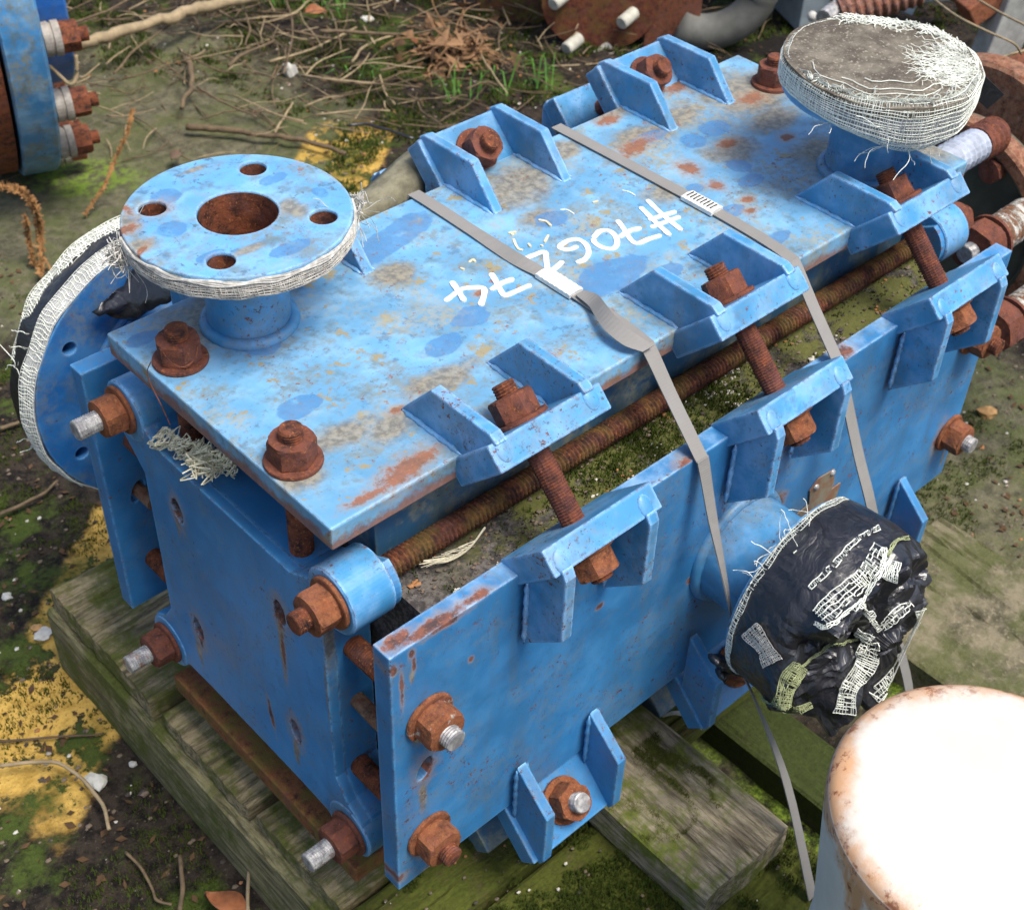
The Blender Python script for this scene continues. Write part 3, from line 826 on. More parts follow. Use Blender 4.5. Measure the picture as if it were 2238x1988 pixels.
def fray(name, pts, m, parent=None, r=.0003, seed=3, n=1, spread=.012, length=.03):
    """loose thread ends starting at the given points"""
    R_ = random.Random(seed); bm = bmesh.new()
    for p in pts:
        for _ in range(n):
            p0 = Vector(p); d = Vector((R_.uniform(-1, 1), R_.uniform(-1, 1), R_.uniform(-.8, .6))).normalized(); P = [p0]; L = length * R_.uniform(.4, 1.2)
            for s in range(6):
                d = (d + Vector((R_.uniform(-1, 1), R_.uniform(-1, 1), R_.uniform(-1, .7))) * .55).normalized(); P.append(P[-1] + d * L / 6)
            tube(bm, spline(P, 2), r, 3)
    o = link(name, bm, m, parent); o['kind'] = 'stuff'; return o


# 1 ring of gauze left on the near flange rim (hangs on the camera side)
fx, fy, fh = .0906, .2198, .0957
g1 = tag(empty('gauze_scrap', (fx, fy, fh - .02)), 'torn band of grey gauze hanging round the rim of the near open flange', 'gauze')
Ig = Matrix.Translation((-fx, -fy, -(fh - .02)))
A0, A1 = math.radians(160), math.radians(335)
def Sr(u, v):
    a = A0 + (A1 - A0) * u; sag = .0055 * max(0, math.sin(PI * u)) ** .5 * (1 + .25 * mn.noise(Vector((a * 5, 0, 3))))
    h = fh - .0030 - v * (.012 + sag); r = .0832 + .0012 * math.sin(v * PI) + .0008 * mn.noise(Vector((a * 9, v * 3, 1))) - max(0, v - .75) * .02
    return Vector((fx + r * math.cos(a), fy + r * math.sin(a), h))
sp(gauze('weave', Sr, 150, 15, THREADG, r=.00034, seed=5, wob=.4, hole=.01), g1, Ig)
bm = bmesh.new()
for k in range(3):
    tube(bm, [Sr(t, .02 + .05 * k) + Vector((0, 0, .001 * math.sin(t * 40 + k))) for t in (i / 60 for i in range(61))], .0011, 6)
sp(link('rolled_hem', bm, THREADG), g1, Ig)
bm = bmesh.new(); N_ = 60; rows = []
for i in range(N_ + 1):
    rows.append([bm.verts.new(Sr(i / N_, v) * 1 + (Vector((fx, fy, 0)) - Vector((Sr(i / N_, v).x, Sr(i / N_, v).y, 0))).normalized() * .0012) for v in (.05, .4, .75)])
for a, b in zip(rows, rows[1:]):
    for j in range(2): bm.faces.new((a[j], a[j + 1], b[j + 1], b[j]))
sp(link('tape_backing', bm, m_simple('old_grey_tape', (.33, .29, .27), .7, .3, 60)), g1, Ig)
ends = [Sr(.02, .5), Sr(.98, .5), Sr(1, .2), Sr(0, .8), Sr(.04, 1)]
sp(fray('loose_threads', ends, THREADG, n=9, length=.035), g1, Ig)
# bunch of gauze at both ends
def bunch(c, r, n, m, seed, rr=.0004, flat=1.0):
    R_ = random.Random(seed); bm = bmesh.new()
    for _ in range(n):
        P = [Vector(c) + Vector((R_.gauss(0, 1), R_.gauss(0, 1), R_.gauss(0, 1) * flat)) * r * .5 for _ in range(5)]
        tube(bm, spline(P, 4), rr, 3)
    o = link('tangled_threads', bm, m); o['kind'] = 'stuff'; return o
sp(bunch(Sr(0, .5) + Vector((-.004, -.002, -.006)), .011, 46, THREADG, 4), g1, Ig)
sp(bunch(Sr(1, .3) + Vector((.006, .004, -.003)), .008, 26, THREADG, 5), g1, Ig)

# 2 capped far flange
cx, cy, ch = .633, .054, .1085
cv = tag(empty('flange_cover', (cx, cy, ch - .02)), 'round cover of weathered board wrapped in frayed white gauze on the far flange', 'cover')
Ic = Matrix.Translation((-cx, -cy, -(ch - .02)))
CAPM = NT('weathered_fibreboard'); c_ = CAPM.mix(CAPM.step(CAPM.noise(40, 6, .7), .35, .65), (.075, .06, .045), (.19, .165, .125)); c_ = CAPM.mix(CAPM.step(CAPM.noise(330, 3), .55, .7), c_, (.30, .265, .205))
CAPM = CAPM.fin(c_, .9, CAPM.bump(CAPM.noise(150, 5, .7), .6, .001))
def cap_r(a): return .0846 + .0012 * math.sin(2 * a + .6) + .0009 * math.sin(3 * a + 2) + .0005 * math.sin(11 * a)
def cap_z(x, y): return ch + .0035 * mn.noise(Vector((x * 22, y * 22, 4))) - .004 * (x * .6 - y) / .08 * .3
bm = bmesh.new(); n = 72; rings = []
for k, f in enumerate((0, .25, .5, .75, .92, 1)):
    rings.append([bm.verts.new((cx + f * cap_r(2 * PI * i / n) * math.cos(2 * PI * i / n), cy + f * cap_r(2 * PI * i / n) * math.sin(2 * PI * i / n), cap_z(f * .08 * math.cos(2 * PI * i / n), f * .08 * math.sin(2 * PI * i / n)))) for i in range(n)] if f else [bm.verts.new((cx, cy, cap_z(0, 0)))])
low = [bm.verts.new((v.co.x, v.co.y, v.co.z - .010)) for v in rings[-1]]; rings.append(low)
for a, b in zip(rings, rings[1:]):
    for i in range(n):
        j = (i + 1) % n
        if len(a) == 1: bm.faces.new((a[0], b[i], b[j]))
        else: bm.faces.new((a[i], a[j], b[j], b[i]))
bm.faces.new(low)
sp(link('board_disc', bm, CAPM), cv, Ic)
def Sc(u, v):
    a = 2 * PI * u; dr = .008 * max(0, math.sin(a * .5 + 2.2)) + .018 * math.exp(-((((a - 4.35 + PI) % (2 * PI)) - PI) / .75) ** 2)
    drop = .028 + dr; r = cap_r(a) + .0016 - .050 * max(0, v - .74) ** 1.2 + .0012 * mn.noise(Vector((a * 7, v * 3, 2)))
    z = ch + .0012 - v * drop + .0006 * math.sin(9 * a)
    if v < .12: r -= (.12 - v) * .05
    return Vector((cx + r * math.cos(a), cy + r * math.sin(a), z))
sp(gauze('weave', Sc, 250, 17, THREADW, r=.00036, seed=9, wob=.3, hole=.006), cv, Ic)
bm = bmesh.new(); rows = []
for i in range(n + 1):
    a = i / n
    rows.append([bm.verts.new((Sc(a, v) - Vector((cx, cy, 0))) * 1 + Vector((cx, cy, 0)) - Vector((math.cos(2 * PI * a), math.sin(2 * PI * a), 0)) * .0018) for v in (.1, .45, .8)])
for a, b in zip(rows, rows[1:]):
    for j in range(2): bm.faces.new((a[j], a[j + 1], b[j + 1], b[j]))
sp(link('tape_backing', bm, m_simple('pale_grey_tape', (.33, .32, .34), .6, .25, 90)), cv, Ic)
# frayed fibres matted on the top: on the right end, along the far rim, and a hem line at the front
R_ = random.Random(21); bm = bmesh.new()
camdir = Vector((-RIGHT.x, -RIGHT.y, 0))
rr_ = Vector((RIGHT.x, RIGHT.y, 0)).normalized(); ff_ = Vector((FWD.x, FWD.y, 0)).normalized()
def ontop(a, b, h=.001):
    p = Vector((cx, cy, 0)) + rr_ * a + ff_ * b; return Vector((p.x, p.y, cap_z(p.x - cx, p.y - cy) + h))
def fib(a, b, L, ang, r=.0004, wig=.5, h=.001):
    P = [ontop(a, b, h)]; t = ang
    for _ in range(6):
        t += R_.uniform(-wig, wig); a += math.cos(t) * L / 6; b += math.sin(t) * L / 6
        if math.hypot(a, b) > .083: break
        P.append(ontop(a, b, h + R_.uniform(0, .0025)))
    if len(P) > 2: tube(bm, spline(P, 2), r, 3)
for _ in range(380):
    q = R_.random() ** .36; a = .022 + .058 * q; b = R_.gauss(-.014, .012 + .011 * q)
    if math.hypot(a, b) < .083: fib(a, b, R_.uniform(.008, .03), PI + R_.gauss(0, .5), R_.uniform(.00014, .00032))
for _ in range(200):
    t = R_.uniform(.15, 1.9); rad = .079 - abs(R_.gauss(0, .007)); fib(rad * math.cos(t), rad * math.sin(t), R_.uniform(.006, .02), t + PI / 2 + R_.gauss(0, .5), .0004)
for _ in range(130):
    t = R_.uniform(3.5, 5.6); rad = .079 - abs(R_.gauss(0, .003)); fib(rad * math.cos(t), rad * math.sin(t), R_.uniform(.006, .02), t + PI / 2 + R_.gauss(0, .2), .0004)
for t0, t1, rad in ((3.35, 5.4, .066), (3.9, 5.7, .058), (4.2, 6.0, .045)):
    P = [ontop((rad + .003 * math.sin(t * 9)) * math.cos(t), (rad + .003 * math.sin(t * 9)) * math.sin(t)) for t in (t0 + (t1 - t0) * i / 12 for i in range(13))]
    tube(bm, P, .0005, 4)
o = sp(link('frayed_fibres', bm, m_simple('yellowed_fibre', (.66, .68, .60), .85, .25, 60)), cv, Ic); o['kind'] = 'stuff'
sp(fray('loose_threads', [Sc(u, .95) for u in (.62, .66, .7, .74, .8, .52, .95)] + [Sc(.6, .5)], THREADW, n=3, length=.03, seed=8), cv, Ic)
# dark plastic tag sticking out at the right end
bm = bmesh.new(); P0 = Vector((cx, cy, ch - .012)) + rr_ * .083 - ff_ * .012
box(bm, 0, .026, 0, .0012, -.012, .006)
M = Matrix.Translation(P0) @ Matrix.Rotation(math.atan2(rr_.y, rr_.x), 4, 'Z') @ Matrix.Rotation(math.radians(38), 4, 'Y')
bmesh.ops.transform(bm, matrix=M, verts=bm.verts); sp(link('plastic_flap', bm, BLACKP), cv, Ic)

# 3 torn wrap on the left big flange
LC = Vector((.137, .465, -.203)); LR = .1425
lw = tag(empty('flange_wrap', LC), 'torn white gauze and black plastic wrap round the big left flange', 'wrap')
Il = Matrix.Translation(-LC)
def Sl(u, v, a0=math.radians(28), a1=math.radians(290), w=.03, y0=.443, dr=.0015):
    a = a0 + (a1 - a0) * u; r = LR + dr + .003 * mn.noise(Vector((a * 4, v, 7))) + .006 * v * math.sin(PI * u)
    return Vector((LC.x + r * math.cos(a), y0 + v * w, LC.z + r * math.sin(a)))
sp(gauze('weave', lambda u, v: Sl(u, v, w=.015, y0=.447), 190, 9, THREADW, r=.0004, seed=12, wob=.3, hole=.008), lw, Il)
sp(gauze('outer_weave', lambda u, v: Sl(u, v, math.radians(35), math.radians(160), w=.011, y0=.481, dr=.000), 110, 7, THREADW, r=.0005, seed=13, wob=.5, hole=.02), lw, Il)
def band(f, vs, nn=60):
    bm = bmesh.new(); rows = [[bm.verts.new(f(i / nn, v)) for v in vs] for i in range(nn + 1)]
    for a, b in zip(rows, rows[1:]):
        for j in range(len(vs) - 1): bm.faces.new((a[j], a[j + 1], b[j + 1], b[j]))
    return bm
sp(link('tape_backing', band(lambda u, v: Sl(u, v, w=.015, y0=.447, dr=.0005), (0, .5, 1)), m_simple('worn_grey_tape', (.42, .42, .44), .5, .25, 60)), lw, Il)
sp(link('outer_tape', band(lambda u, v: Sl(u, v, math.radians(35), math.radians(155), w=.010, y0=.4815, dr=-.001), (0, .5, 1)), m_simple('pale_tape', (.42, .43, .40), .5, .2, 60)), lw, Il)
def Bk(u, v):
    a = 2 * PI * u; r = (LR + .0012) + .005 * mn.noise(Vector((math.cos(a) * 3, math.sin(a) * 3, v * 3)))
    return Vector((LC.x + r * math.cos(a), LC.y + v * .029 - .004, LC.z + r * math.sin(a)))
bm = band(Bk, (0, .3, .6, 1), 72)
sp(link('plastic_sleeve', bm, BLACKP, smooth=True), lw, Il)
bm = bmesh.new(); lathe(bm, [(0, .033), (.05, .032), (.10, .030), (.135, .027), (.141, .022)], frame(LC, (0, 1, 0)), 48)
sp(link('plastic_face', bm, BLACKP, smooth=True), lw, Il)
sp(fray('loose_threads', [Sl(u, 1) for u in (.1, .2, .45, .47, .5, .62, .64, .72)] + [Sl(.02, .3)] * 2, THREADW, n=3, length=.026, seed=15, r=.0004), lw, Il)
# projecting stick under the wrap at the left
pk = Sl(.56, 1.3, dr=.012)
bm = bmesh.new(); tube(bm, [px(175, 745, 1, .485), px(110, 712, 1, .495), px(60, 700, 1, .50)], .006, 10, 1.1); sp(link('stick_end', bm, m_simple('pinkish_grey_plastic', (.42, .33, .30), .6), smooth=True), lw, Il)
# black sheet between flange and top panel
bm = bmesh.new(); R_ = random.Random(3)
P = [px(585, 610, 1, .40), px(470, 560, 1, .42), px(300, 560, 1, .44), px(215, 690, 1, .44), px(285, 692, 1, .40), px(330, 640, 1, .38)]
grid = []
for i in range(13):
    row = []
    for j in range(9):
        s, t = i / 12, j / 8; a = px(200, 682, 1, .438).lerp(px(330, 560, 1, .438), s); b = px(288, 702, 1, .425).lerp(px(400, 640, 1, .37), s)
        p = a.lerp(b, t) + Vector((0, 1, .3)) * .008 * mn.noise(Vector((s * 5, t * 4, 2))); row.append(bm.verts.new(p))
    grid.append(row)
for i in range(12):
    for j in range(8): bm.faces.new((grid[i][j], grid[i + 1][j], grid[i + 1][j + 1], grid[i][j + 1]))
o = sp(link('plastic_sheet', bm, BLACKP, smooth=True), lw, Il)
sm = o.modifiers.new('thickness', 'SOLIDIFY'); sm.thickness = .0006

# 4 gauze scrap lying on the near ledge
gs = tag(empty('gauze_scrap', (.02, .15, -.08)), 'crumpled straw coloured gauze scrap caught on the ledge under the top panel', 'gauze')
Ib = Matrix.Translation((-.02, -.15, .08))
def Sg(u, v):
    p = px(338 + 190 * u, 965 + 75 * u, 2, -.083); q = px(372 + 150 * u, 932 + 60 * u, 0, .012)
    b = p.lerp(q, v); k = .006 * mn.noise(Vector((u * 6, v * 4, 9))) + .007 * mn.noise(Vector((u * 14, v * 9, 5)))
    return Vector((b.x - .006 + k, b.y + k * .5, max(b.z, -.0835) + abs(k) * .8))
sp(gauze('weave', Sg, 40, 18, m_simple('straw_gauze_thread', (.70, .65, .46), .85, .2, 200), r=.0006, seed=31, wob=1.6, hole=.03), gs, Ib)
sp(bunch(Sg(.75, .3) + Vector((-.004, 0, .004)), .014, 40, bpy.data.materials['straw_gauze_thread'], 32, .0006, .6), gs, Ib)
# thin wire from that scrap over the panel edge
bm = bmesh.new(); tube(bm, spline([px(330, 790, 2, .012), px(322, 812, 2, .001), px(330, 840, 0, -.003), px(350, 880, 0, -.004), px(372, 928, 0, -.004)], 6), .0004, 4)
sp(link('loose_thread', bm, RUST), gs, Ib)
bm = bmesh.new(); tube(bm, spline([px(*q, 2, .018) for q in ((350, 760), (372, 790), (400, 802), (425, 785), (432, 755))], 6), .0005, 4)
sp(link('loose_thread', bm, RUST), gs, Ib)

# 5 black bag over the right nozzle
BC = Vector((.366, -.13, -.206))
bg = tag(empty('plastic_bag', BC), 'crumpled black plastic bag with white net strips tied over the right hand nozzle', 'bag')
Ibg = Matrix.Translation(-BC)
def ridg(p): return 1 - abs(mn.noise(p)) * 2.6
def fold(q):
    """crease height: flat facets meeting along sharp lines"""
    d, P_ = mn.voronoi(q, distance_metric='DISTANCE', exponent=2); e = d[1] - d[0]
    rv = mn.cell_vector(P_[0] * 7.3) - Vector((.5, .5, .5)); k = min(1, e / .22)
    return .20 + .9 * (q - P_[0]).dot(rv) * k + .25 * min(.35, e)
def Sb(a, s):
    """a angle round the nozzle axis (-Y), s 0 rim edge .. 1 centre of the face"""
    prof = [(0, .0845, .131), (.12, .086, .146), (.3, .087, .170), (.5, .085, .194), (.62, .077, .208), (.75, .055, .215), (.9, .025, .217), (1.0, .0, .216)]
    for (s0, r0, y0), (s1, r1, y1) in zip(prof, prof[1:]):
        if s <= s1 + 1e-9: t = (s - s0) / (s1 - s0); r = r0 + (r1 - r0) * t; y = y0 + (y1 - y0) * t; break
    c, sn = math.cos(a), math.sin(a); q = Vector((c * r, sn * r, y * .8)); wq = q * 17 + Vector((mn.noise(q * 30), mn.noise(q * 30 + Vector((4, 0, 0))), 0)) * .35
    am = (a % (2 * PI)); lowr = .5 + .5 * math.cos(am - 4.5); st = .48 - .34 * lowr; w = min(1, max(0, (s - st) / .22)); w = w * w * (3 - 2 * w); tw = Vector((q.x * 9 + q.z * 5, q.y * 16, q.z * 14))
    d = (.012 * mn.noise(q * 12 + Vector((3, 1, 2))) - .030 * (.42 - fold(wq)) + .010 - .030 * abs(mn.noise(q * 15 + Vector((1, 8, 2)))) - .014 * abs(mn.noise(Vector((q.x * 40 + q.z * 22, q.y * 30, q.z * 30 - q.x * 25)))) + .0042 * ridg(tw * 2.2 + Vector((7, 0, 0))) + .0014 * ridg(tw * 6)) * w + .0012 * mn.noise(q * 30) + .0008 * ridg(Vector((a * 14, y * 30, 0)))
    d -= .010 * math.exp(-((a % (2 * PI) - 2.7) / .16) ** 2) * w
    n = Vector((c, -.25 - s * 1.1, sn)).normalized(); d *= 1.25
    return Vector((BC.x + r * c, -y, BC.z + r * sn + .010 * w * max(0, -sn))) + n * (d + .002 * w)
bm = bmesh.new(); na, ns = 150, 76; rows = [[bm.verts.new(Sb(2 * PI * i / na, j / ns)) for i in range(na)] for j in range(ns)]
for a, b in zip(rows, rows[1:]):
    for i in range(na): bm.faces.new((a[i], a[(i + 1) % na], b[(i + 1) % na], b[i]))
cc = bm.verts.new(Sb(0, 1))
for i in range(na): bm.faces.new((rows[-1][i], rows[-1][(i + 1) % na], cc))
bmesh.ops.triangulate(bm, faces=bm.faces)
for e_ in bm.edges: e_.smooth = not (len(e_.link_faces) == 2 and e_.calc_face_angle(0) > math.radians(17))
sp(link('bag_skin', bm, BLACKP, smooth=True), bg, Ibg)
# angle 0 = +X; camera sees angles about 60..250 deg from the left/up side of the rim
def strip(name, a0, a1, s0, s1, nu, nv, seed, skew=0, hole=.01, r=.00042, off=.0012, wig=.0, m=THREADW):
    def S(u, v):
        a = math.radians(a0 + (a1 - a0) * u); s = s0 + (s1 - s0) * v + skew * u + wig * math.sin(u * 9)
        s = min(.97, max(0, s)); p = Sb(a, s); c = Vector((BC.x, -.15, BC.z)); return p + (p - c).normalized() * off
    return sp(gauze(name, S, nu, nv, m, r=r, seed=seed, hole=hole, wob=.25), bg, Ibg)
strip('net_rim', 60, 235, -.02, .04, 150, 2, 41, hole=.04)
from mathutils.bvhtree import BVHTree
bag_o = bpy.data.objects['bag_skin']; bvh = BVHTree.FromPolygons([v.co.copy() for v in bag_o.data.vertices], [tuple(p.vertices) for p in bag_o.data.polygons])
def seen_on(u, v, off):
    """point of the bag (or of the flange back rim plane) that the photo shows at (u, v) of the bag detail"""
    U, V_ = 1486 + u * .3606, 962 + v * .3606
    d = (RIGHT * ((U - 1119) / FPX) + DOWN * ((V_ - 994) / FPX) + FWD).normalized(); h = bvh.ray_cast(CAM, d)
    if h[0] is None: return None
    return h[0] + h[1] * off * (1 if h[1].dot(d) < 0 else -1)
def net(name, line, width, nu, nv, seed, hole=.03, r=.00048, m=THREADW, comb=0.0, back=False):
    L = spline([Vector((a, b, 0)) for a, b in line], 8); n = len(L) - 1; last = [None]
    def S(u, v):
        t = min(max(u, 0), 1) * n; i = min(int(t), n - 1); p = L[i].lerp(L[i + 1], t - i); d = (L[min(i + 2, n)] - L[max(i - 1, 0)]).normalized()
        k = 1 + .15 * math.sin(u * 7 + seed); q = p + Vector((-d.y, d.x, 0)) * (v - .5) * width * k
        h = px(1486 + q.x * .3606, 962 + q.y * .3606, 1, -.1455) if back else seen_on(q.x, q.y, .0020)
        if h is None: h = last[0] or BC
        if last[0] is not None and (h - last[0]).length > .12: h = last[0]
        last[0] = h; return h
    return sp(gauze(name, S, nu, nv, m, r=r, seed=seed, hole=hole, wob=.08), bg, Ibg)
THREADM = m_simple('mossy_gauze_thread', (.30, .33, .17), .9, .3, 200)
net('net_frayed_hem', [(700, 700), (860, 600), (1080, 430)], 60, 34, 3, 61, .10, back=True)
net('net_line', [(785, 895), (930, 760), (1060, 615), (1205, 535)], 26, 50, 1, 62, .10)
net('net_strip', [(850, 1075), (960, 965), (1085, 850), (1160, 760), (1225, 660)], 105, 44, 4, 63, .10)
net('net_strip_edge', [(825, 1110), (900, 1125), (1040, 1030), (1130, 925), (1210, 800), (1235, 660)], 22, 70, 2, 64, .04)
net('net_patch', [(1270, 840), (1300, 740)], 80, 9, 7, 65, .03)
net('net_strip', [(1085, 1000), (1140, 1040), (1175, 1100), (1215, 1145)], 34, 20, 3, 66, .05)
net('net_strip', [(1225, 1125), (1295, 1065), (1395, 985)], 52, 18, 3, 67, .10)
net('net_strip', [(1465, 1015), (1505, 1140), (1445, 1255), (1335, 1385), (1170, 1555)], 105, 52, 6, 68, .02)
net('net_strip', [(1165, 1225), (1110, 1370), (1020, 1500), (995, 1650)], 115, 34, 8, 69, .03)
net('net_patch', [(430, 1140), (510, 1240), (570, 1345)], 105, 18, 10, 70, .01, m=THREADG)
net('net_patch', [(1070, 1150), (1155, 1205)], 46, 10, 5, 71, .03)
net('net_strip', [(610, 1610), (650, 1470), (725, 1360)], 95, 24, 9, 72, .04, m=THREADM)
net('net_line', [(725, 1365), (900, 1245), (1080, 1215)], 14, 40, 2, 73, .05, m=THREADM)
net('net_strip', [(600, 1605), (700, 1630), (795, 1590)], 40, 18, 5, 74, .04, m=THREADM)
net('net_line', [(465, 1525), (520, 1575), (585, 1600)], 14, 20, 2, 75, .1, m=THREADM)
net('net_line', [(1250, 700), (1310, 620), (1380, 600)], 18, 20, 2, 76, .05, m=THREADM)
sp(fray('loose_threads', [Sb(math.radians(a), 0) for a in (90, 95, 100, 108, 116, 124, 132, 140)], THREADW, n=3, length=.022, seed=55), bg, Ibg)
# gathered knot at the lower left
bm = bmesh.new(); R_ = random.Random(5)
for k in range(9):
    P = [px(1640, 1470, 1, -.135)]
    tgt = px(1568 + 12 * R_.uniform(-1, 1), 1462 + 22 * R_.uniform(-1, 1), 1, -.125)
    P = [px(1650 + 10 * R_.uniform(-1, 1), 1465 + 20 * R_.uniform(-1, 1), 1, -.138), px(1605, 1462 + 10 * R_.uniform(-1, 1), 1, -.130), tgt]
    tube(bm, spline(P, 4), lambda t: .0075 - .005 * math.sin(t * 3), 8, flat=.5)
sp(link('bag_knot', bm, BLACKP, smooth=True), bg, Ibg)

# ================================================================== FEATHER
fa = tag(empty('feather', (.1, -.02, -.08)), 'small pale feather lying on the mossy ledge beside the long threaded rod', 'feather')
If = Matrix.Translation((-.1, .02, .08))
FEA = m_simple('feather_vane', (.50, .46, .33), .8, .2, 200)
bm = bmesh.new(); Q = spline([px(945, 1232, 2, -.078), px(985, 1224, 2, -.079), px(1025, 1198, 2, -.077), px(1060, 1152, 2, -.070)], 6); tube(bm, Q, lambda t: .0004 + .0005 * t, 5)
sp(link('quill', bm, FEA), fa, If)
bm = bmesh.new(); R_ = random.Random(2)
for i in range(2, len(Q) - 4):
    for k in range(3):
        p = Q[i] + (Q[i + 1] - Q[i]) * (k / 3); d = (Q[i] - Q[i + 1]).normalized()
        side = Vector((-.8, .8, .15)); e = p + d * R_.uniform(.008, .018) + side.normalized() * R_.uniform(.005, .013) * (1 if i % 5 else .4)
        tube(bm, [p, p.lerp(e, .5) + Vector((0, 0, .002)), e + Vector((0, 0, R_.uniform(0, .003)))], .00022, 3)
o = sp(link('barbs', bm, FEA), fa, If); o['kind'] = 'stuff'

# ================================================================== PALLET
pal = tag(empty('pallet', (.35, .2, GZ)), 'mossy weathered timber pallet under the blue heat exchanger', 'pallet')
Ip = Matrix.Translation((-.35, -.2, -GZ))
def plank(name, x0, x1, y0, y1, z0, z1, m, parent=None, I=None, axis='X', rough=.0016, seed=0, label=None):
    bm = bmesh.new(); nx = max(2, int((x1 - x0) / (.02 if axis == 'X' else .0035))); ny = max(2, int((y1 - y0) / (.0035 if axis == 'X' else .02))); nx = min(nx, 130); ny = min(ny, 130)
    T = [[None] * (ny + 1) for _ in range(nx + 1)]
    for i in range(nx + 1):
        for j in range(ny + 1):
            x = x0 + (x1 - x0) * i / nx; y = y0 + (y1 - y0) * j / ny
            q = Vector((x * 4, y * 60, seed)) if axis == 'X' else Vector((x * 60, y * 4, seed))
            e = min(i, nx - i) if axis == 'Y' else min(j, ny - j)
            z = z1 + rough * mn.fractal(q, 1, 2, 4) - (.0022 if e == 0 else 0)
            crack = mn.noise(q * .55 + Vector((0, 0, 7)))
            if abs(crack) < .05: z -= rough * 2.2 * (1 - abs(crack) / .05)
            ex = ey = 0
            if i in (0, nx): ex = (.0025 if axis == 'X' else .0008) * mn.noise(Vector((y * (70 if axis == 'X' else 8), seed, 1)))
            if j in (0, ny): ey = .002 * mn.noise(Vector((x * 20, seed, 2)))
            T[i][j] = bm.verts.new((x + ex, y + ey, z))
    for i in range(nx):
        for j in range(ny): bm.faces.new((T[i][j], T[i + 1][j], T[i + 1][j + 1], T[i][j + 1]))
    ring = [T[i][0] for i in range(nx + 1)] + [T[nx][j] for j in range(1, ny + 1)] + [T[i][ny] for i in range(nx - 1, -1, -1)] + [T[0][j] for j in range(ny - 1, 0, -1)]
    zm = (z0 + z1) / 2
    mid = [bm.verts.new((v.co.x + .0006 * mn.noise(Vector((v.co.x * 12, v.co.y * 12, 3))), v.co.y + .001 * mn.noise(Vector((v.co.x * 30, v.co.y * 30, 9))), zm)) for v in ring]
    lo = [bm.verts.new((v.co.x, v.co.y, z0)) for v in ring]; n = len(ring)
    for A, B in ((ring, mid), (mid, lo)):
        for i in range(n): bm.faces.new((A[i], A[(i + 1) % n], B[(i + 1) % n], B[i]))
    bm.faces.new(lo)
    o = link(name, bm, m, parent)
    if I is not None: o.matrix_parent_inverse = I
    if label: o['label'] = label
    return o
PZ = -.460
for k, (y0, y1, dz, m, x1) in enumerate(((.303, .498, .010, WOODX, .9), (.148, .292, 0, WOODX, .9), (.012, .139, -.002, WOODX, .69), (-.064, .004, -.001, WOODG, .69), (-.190, -.072, -.002, WOODG, .345), (-.335, -.196, -.004, WOODG, .345))):
    plank('board', -.018 + .003 * (k % 3), x1, y0, y1, PZ - .022 + dz * .2, PZ + dz, m, pal, Ip, seed=k * 3.1)
plank('bearer', -.025, .055, -.36, .505, GZ + .001, PZ - .0235, WOODE, pal, Ip, 'Y', seed=30, rough=.001)
plank('bearer', .36, .43, -.02, .505, GZ + .001, PZ - .0235, WOODG, pal, Ip, 'Y', seed=31, rough=.001)
plank('bearer', .60, .67, .0, .505, GZ + .001, PZ - .0235, WOODE, pal, Ip, 'Y', seed=32, rough=.001)
tag(plank('timber_block', .209, .3185, -.2075, .45, PZ + .0005, -.4195, WOODY, axis='Y', seed=44, rough=.0022), 'thick cracked timber sticking out from under the blue heat exchanger', 'timber')
tag(plank('timber_block', .56, .655, -.03, .42, PZ + .0005, -.4195, WOODG, axis='Y', seed=45), 'timber packing mostly hidden under the far end of the heat exchanger', 'timber')
tag(plank('timber_block', .435, .505, -.22, .1, GZ + .001, GZ + .040, WOODM, axis='Y', seed=46), 'mossy timber with painted-in shade on the ground below the black bag', 'timber')

# old board wedge by the left bracket
bm = bmesh.new(); grid = []
ed0 = [px(690, 482, 1, .335), px(790, 425, 1, .335), px(880, 345, 1, .335), px(912, 322, 1, .335)]; ed1 = [px(690, 512, 1, .310), px(780, 492, 1, .308), px(870, 455, 1, .306), px(925, 432, 1, .305)]
E0 = spline(ed0, 5); E1 = spline(ed1, 5)
for a, b in zip(E0, E1):
    grid.append([bm.verts.new(a.lerp(b, t) + Vector((-.3, -.6, .5)) * (.014 * math.sin(PI * t))) for t in (i / 8 for i in range(9))])
for a, b in zip(grid, grid[1:]):
    for j in range(8): bm.faces.new((a[j], b[j], b[j + 1], a[j + 1]))
o = link('bark_slab', bm, m_simple('old_belt_rubber', (.19, .175, .115), .9, .35, 60, .6), smooth=True)
sm = o.modifiers.new('thickness', 'SOLIDIFY'); sm.thickness = .003
o.name = 'rubber_offcut'; tag(o, 'curved strip of old grey brown rubber wedged beside the near left bracket', 'rubber strip')

# ================================================================== DRUM
DC = Vector((.238, -.381, 0)); DT = -.12; DR = .1075
N = NT('rust_stained_white_paint'); X = N.xyz()
rad = N.length(N.mapping((-DC.x, -DC.y, 0), scale=(1, 1, 0)))
nz = N.noise(22, 6, .68); nf = N.noise(95, 5, .7)
rim = N.step(N.math('ADD', rad, N.mul(N.math('SUBTRACT', nz, .5), .055)), DR - .020, DR + .002)
rimside = N.step(N.math('ADD', X[2], N.mul(N.math('SUBTRACT', nz, .5), .12)), DT - .050, DT - .012)
runs = N.step(N.noise(20, 5, .65, vec=N.mapping(scale=(1, 1, .22))), .52, .60)
side = N.step(X[2], DT - .008, DT - .012)
topm = N.math('SUBTRACT', 1.0, side)
mk = N.mx(N.mul(rim, topm), N.mul(side, N.mx(N.mul(rimside, N.step(nz, .30, .46)), runs)))
c = N.mix(N.step(N.noise(9, 4), .3, .7), (.54, .52, .46), (.70, .68, .61))
c = N.mix(N.mul(mk, .85), c, (.56, .27, .10))
c = N.mix(N.mul(mk, N.step(nf, .52, .64)), c, (.22, .075, .035))
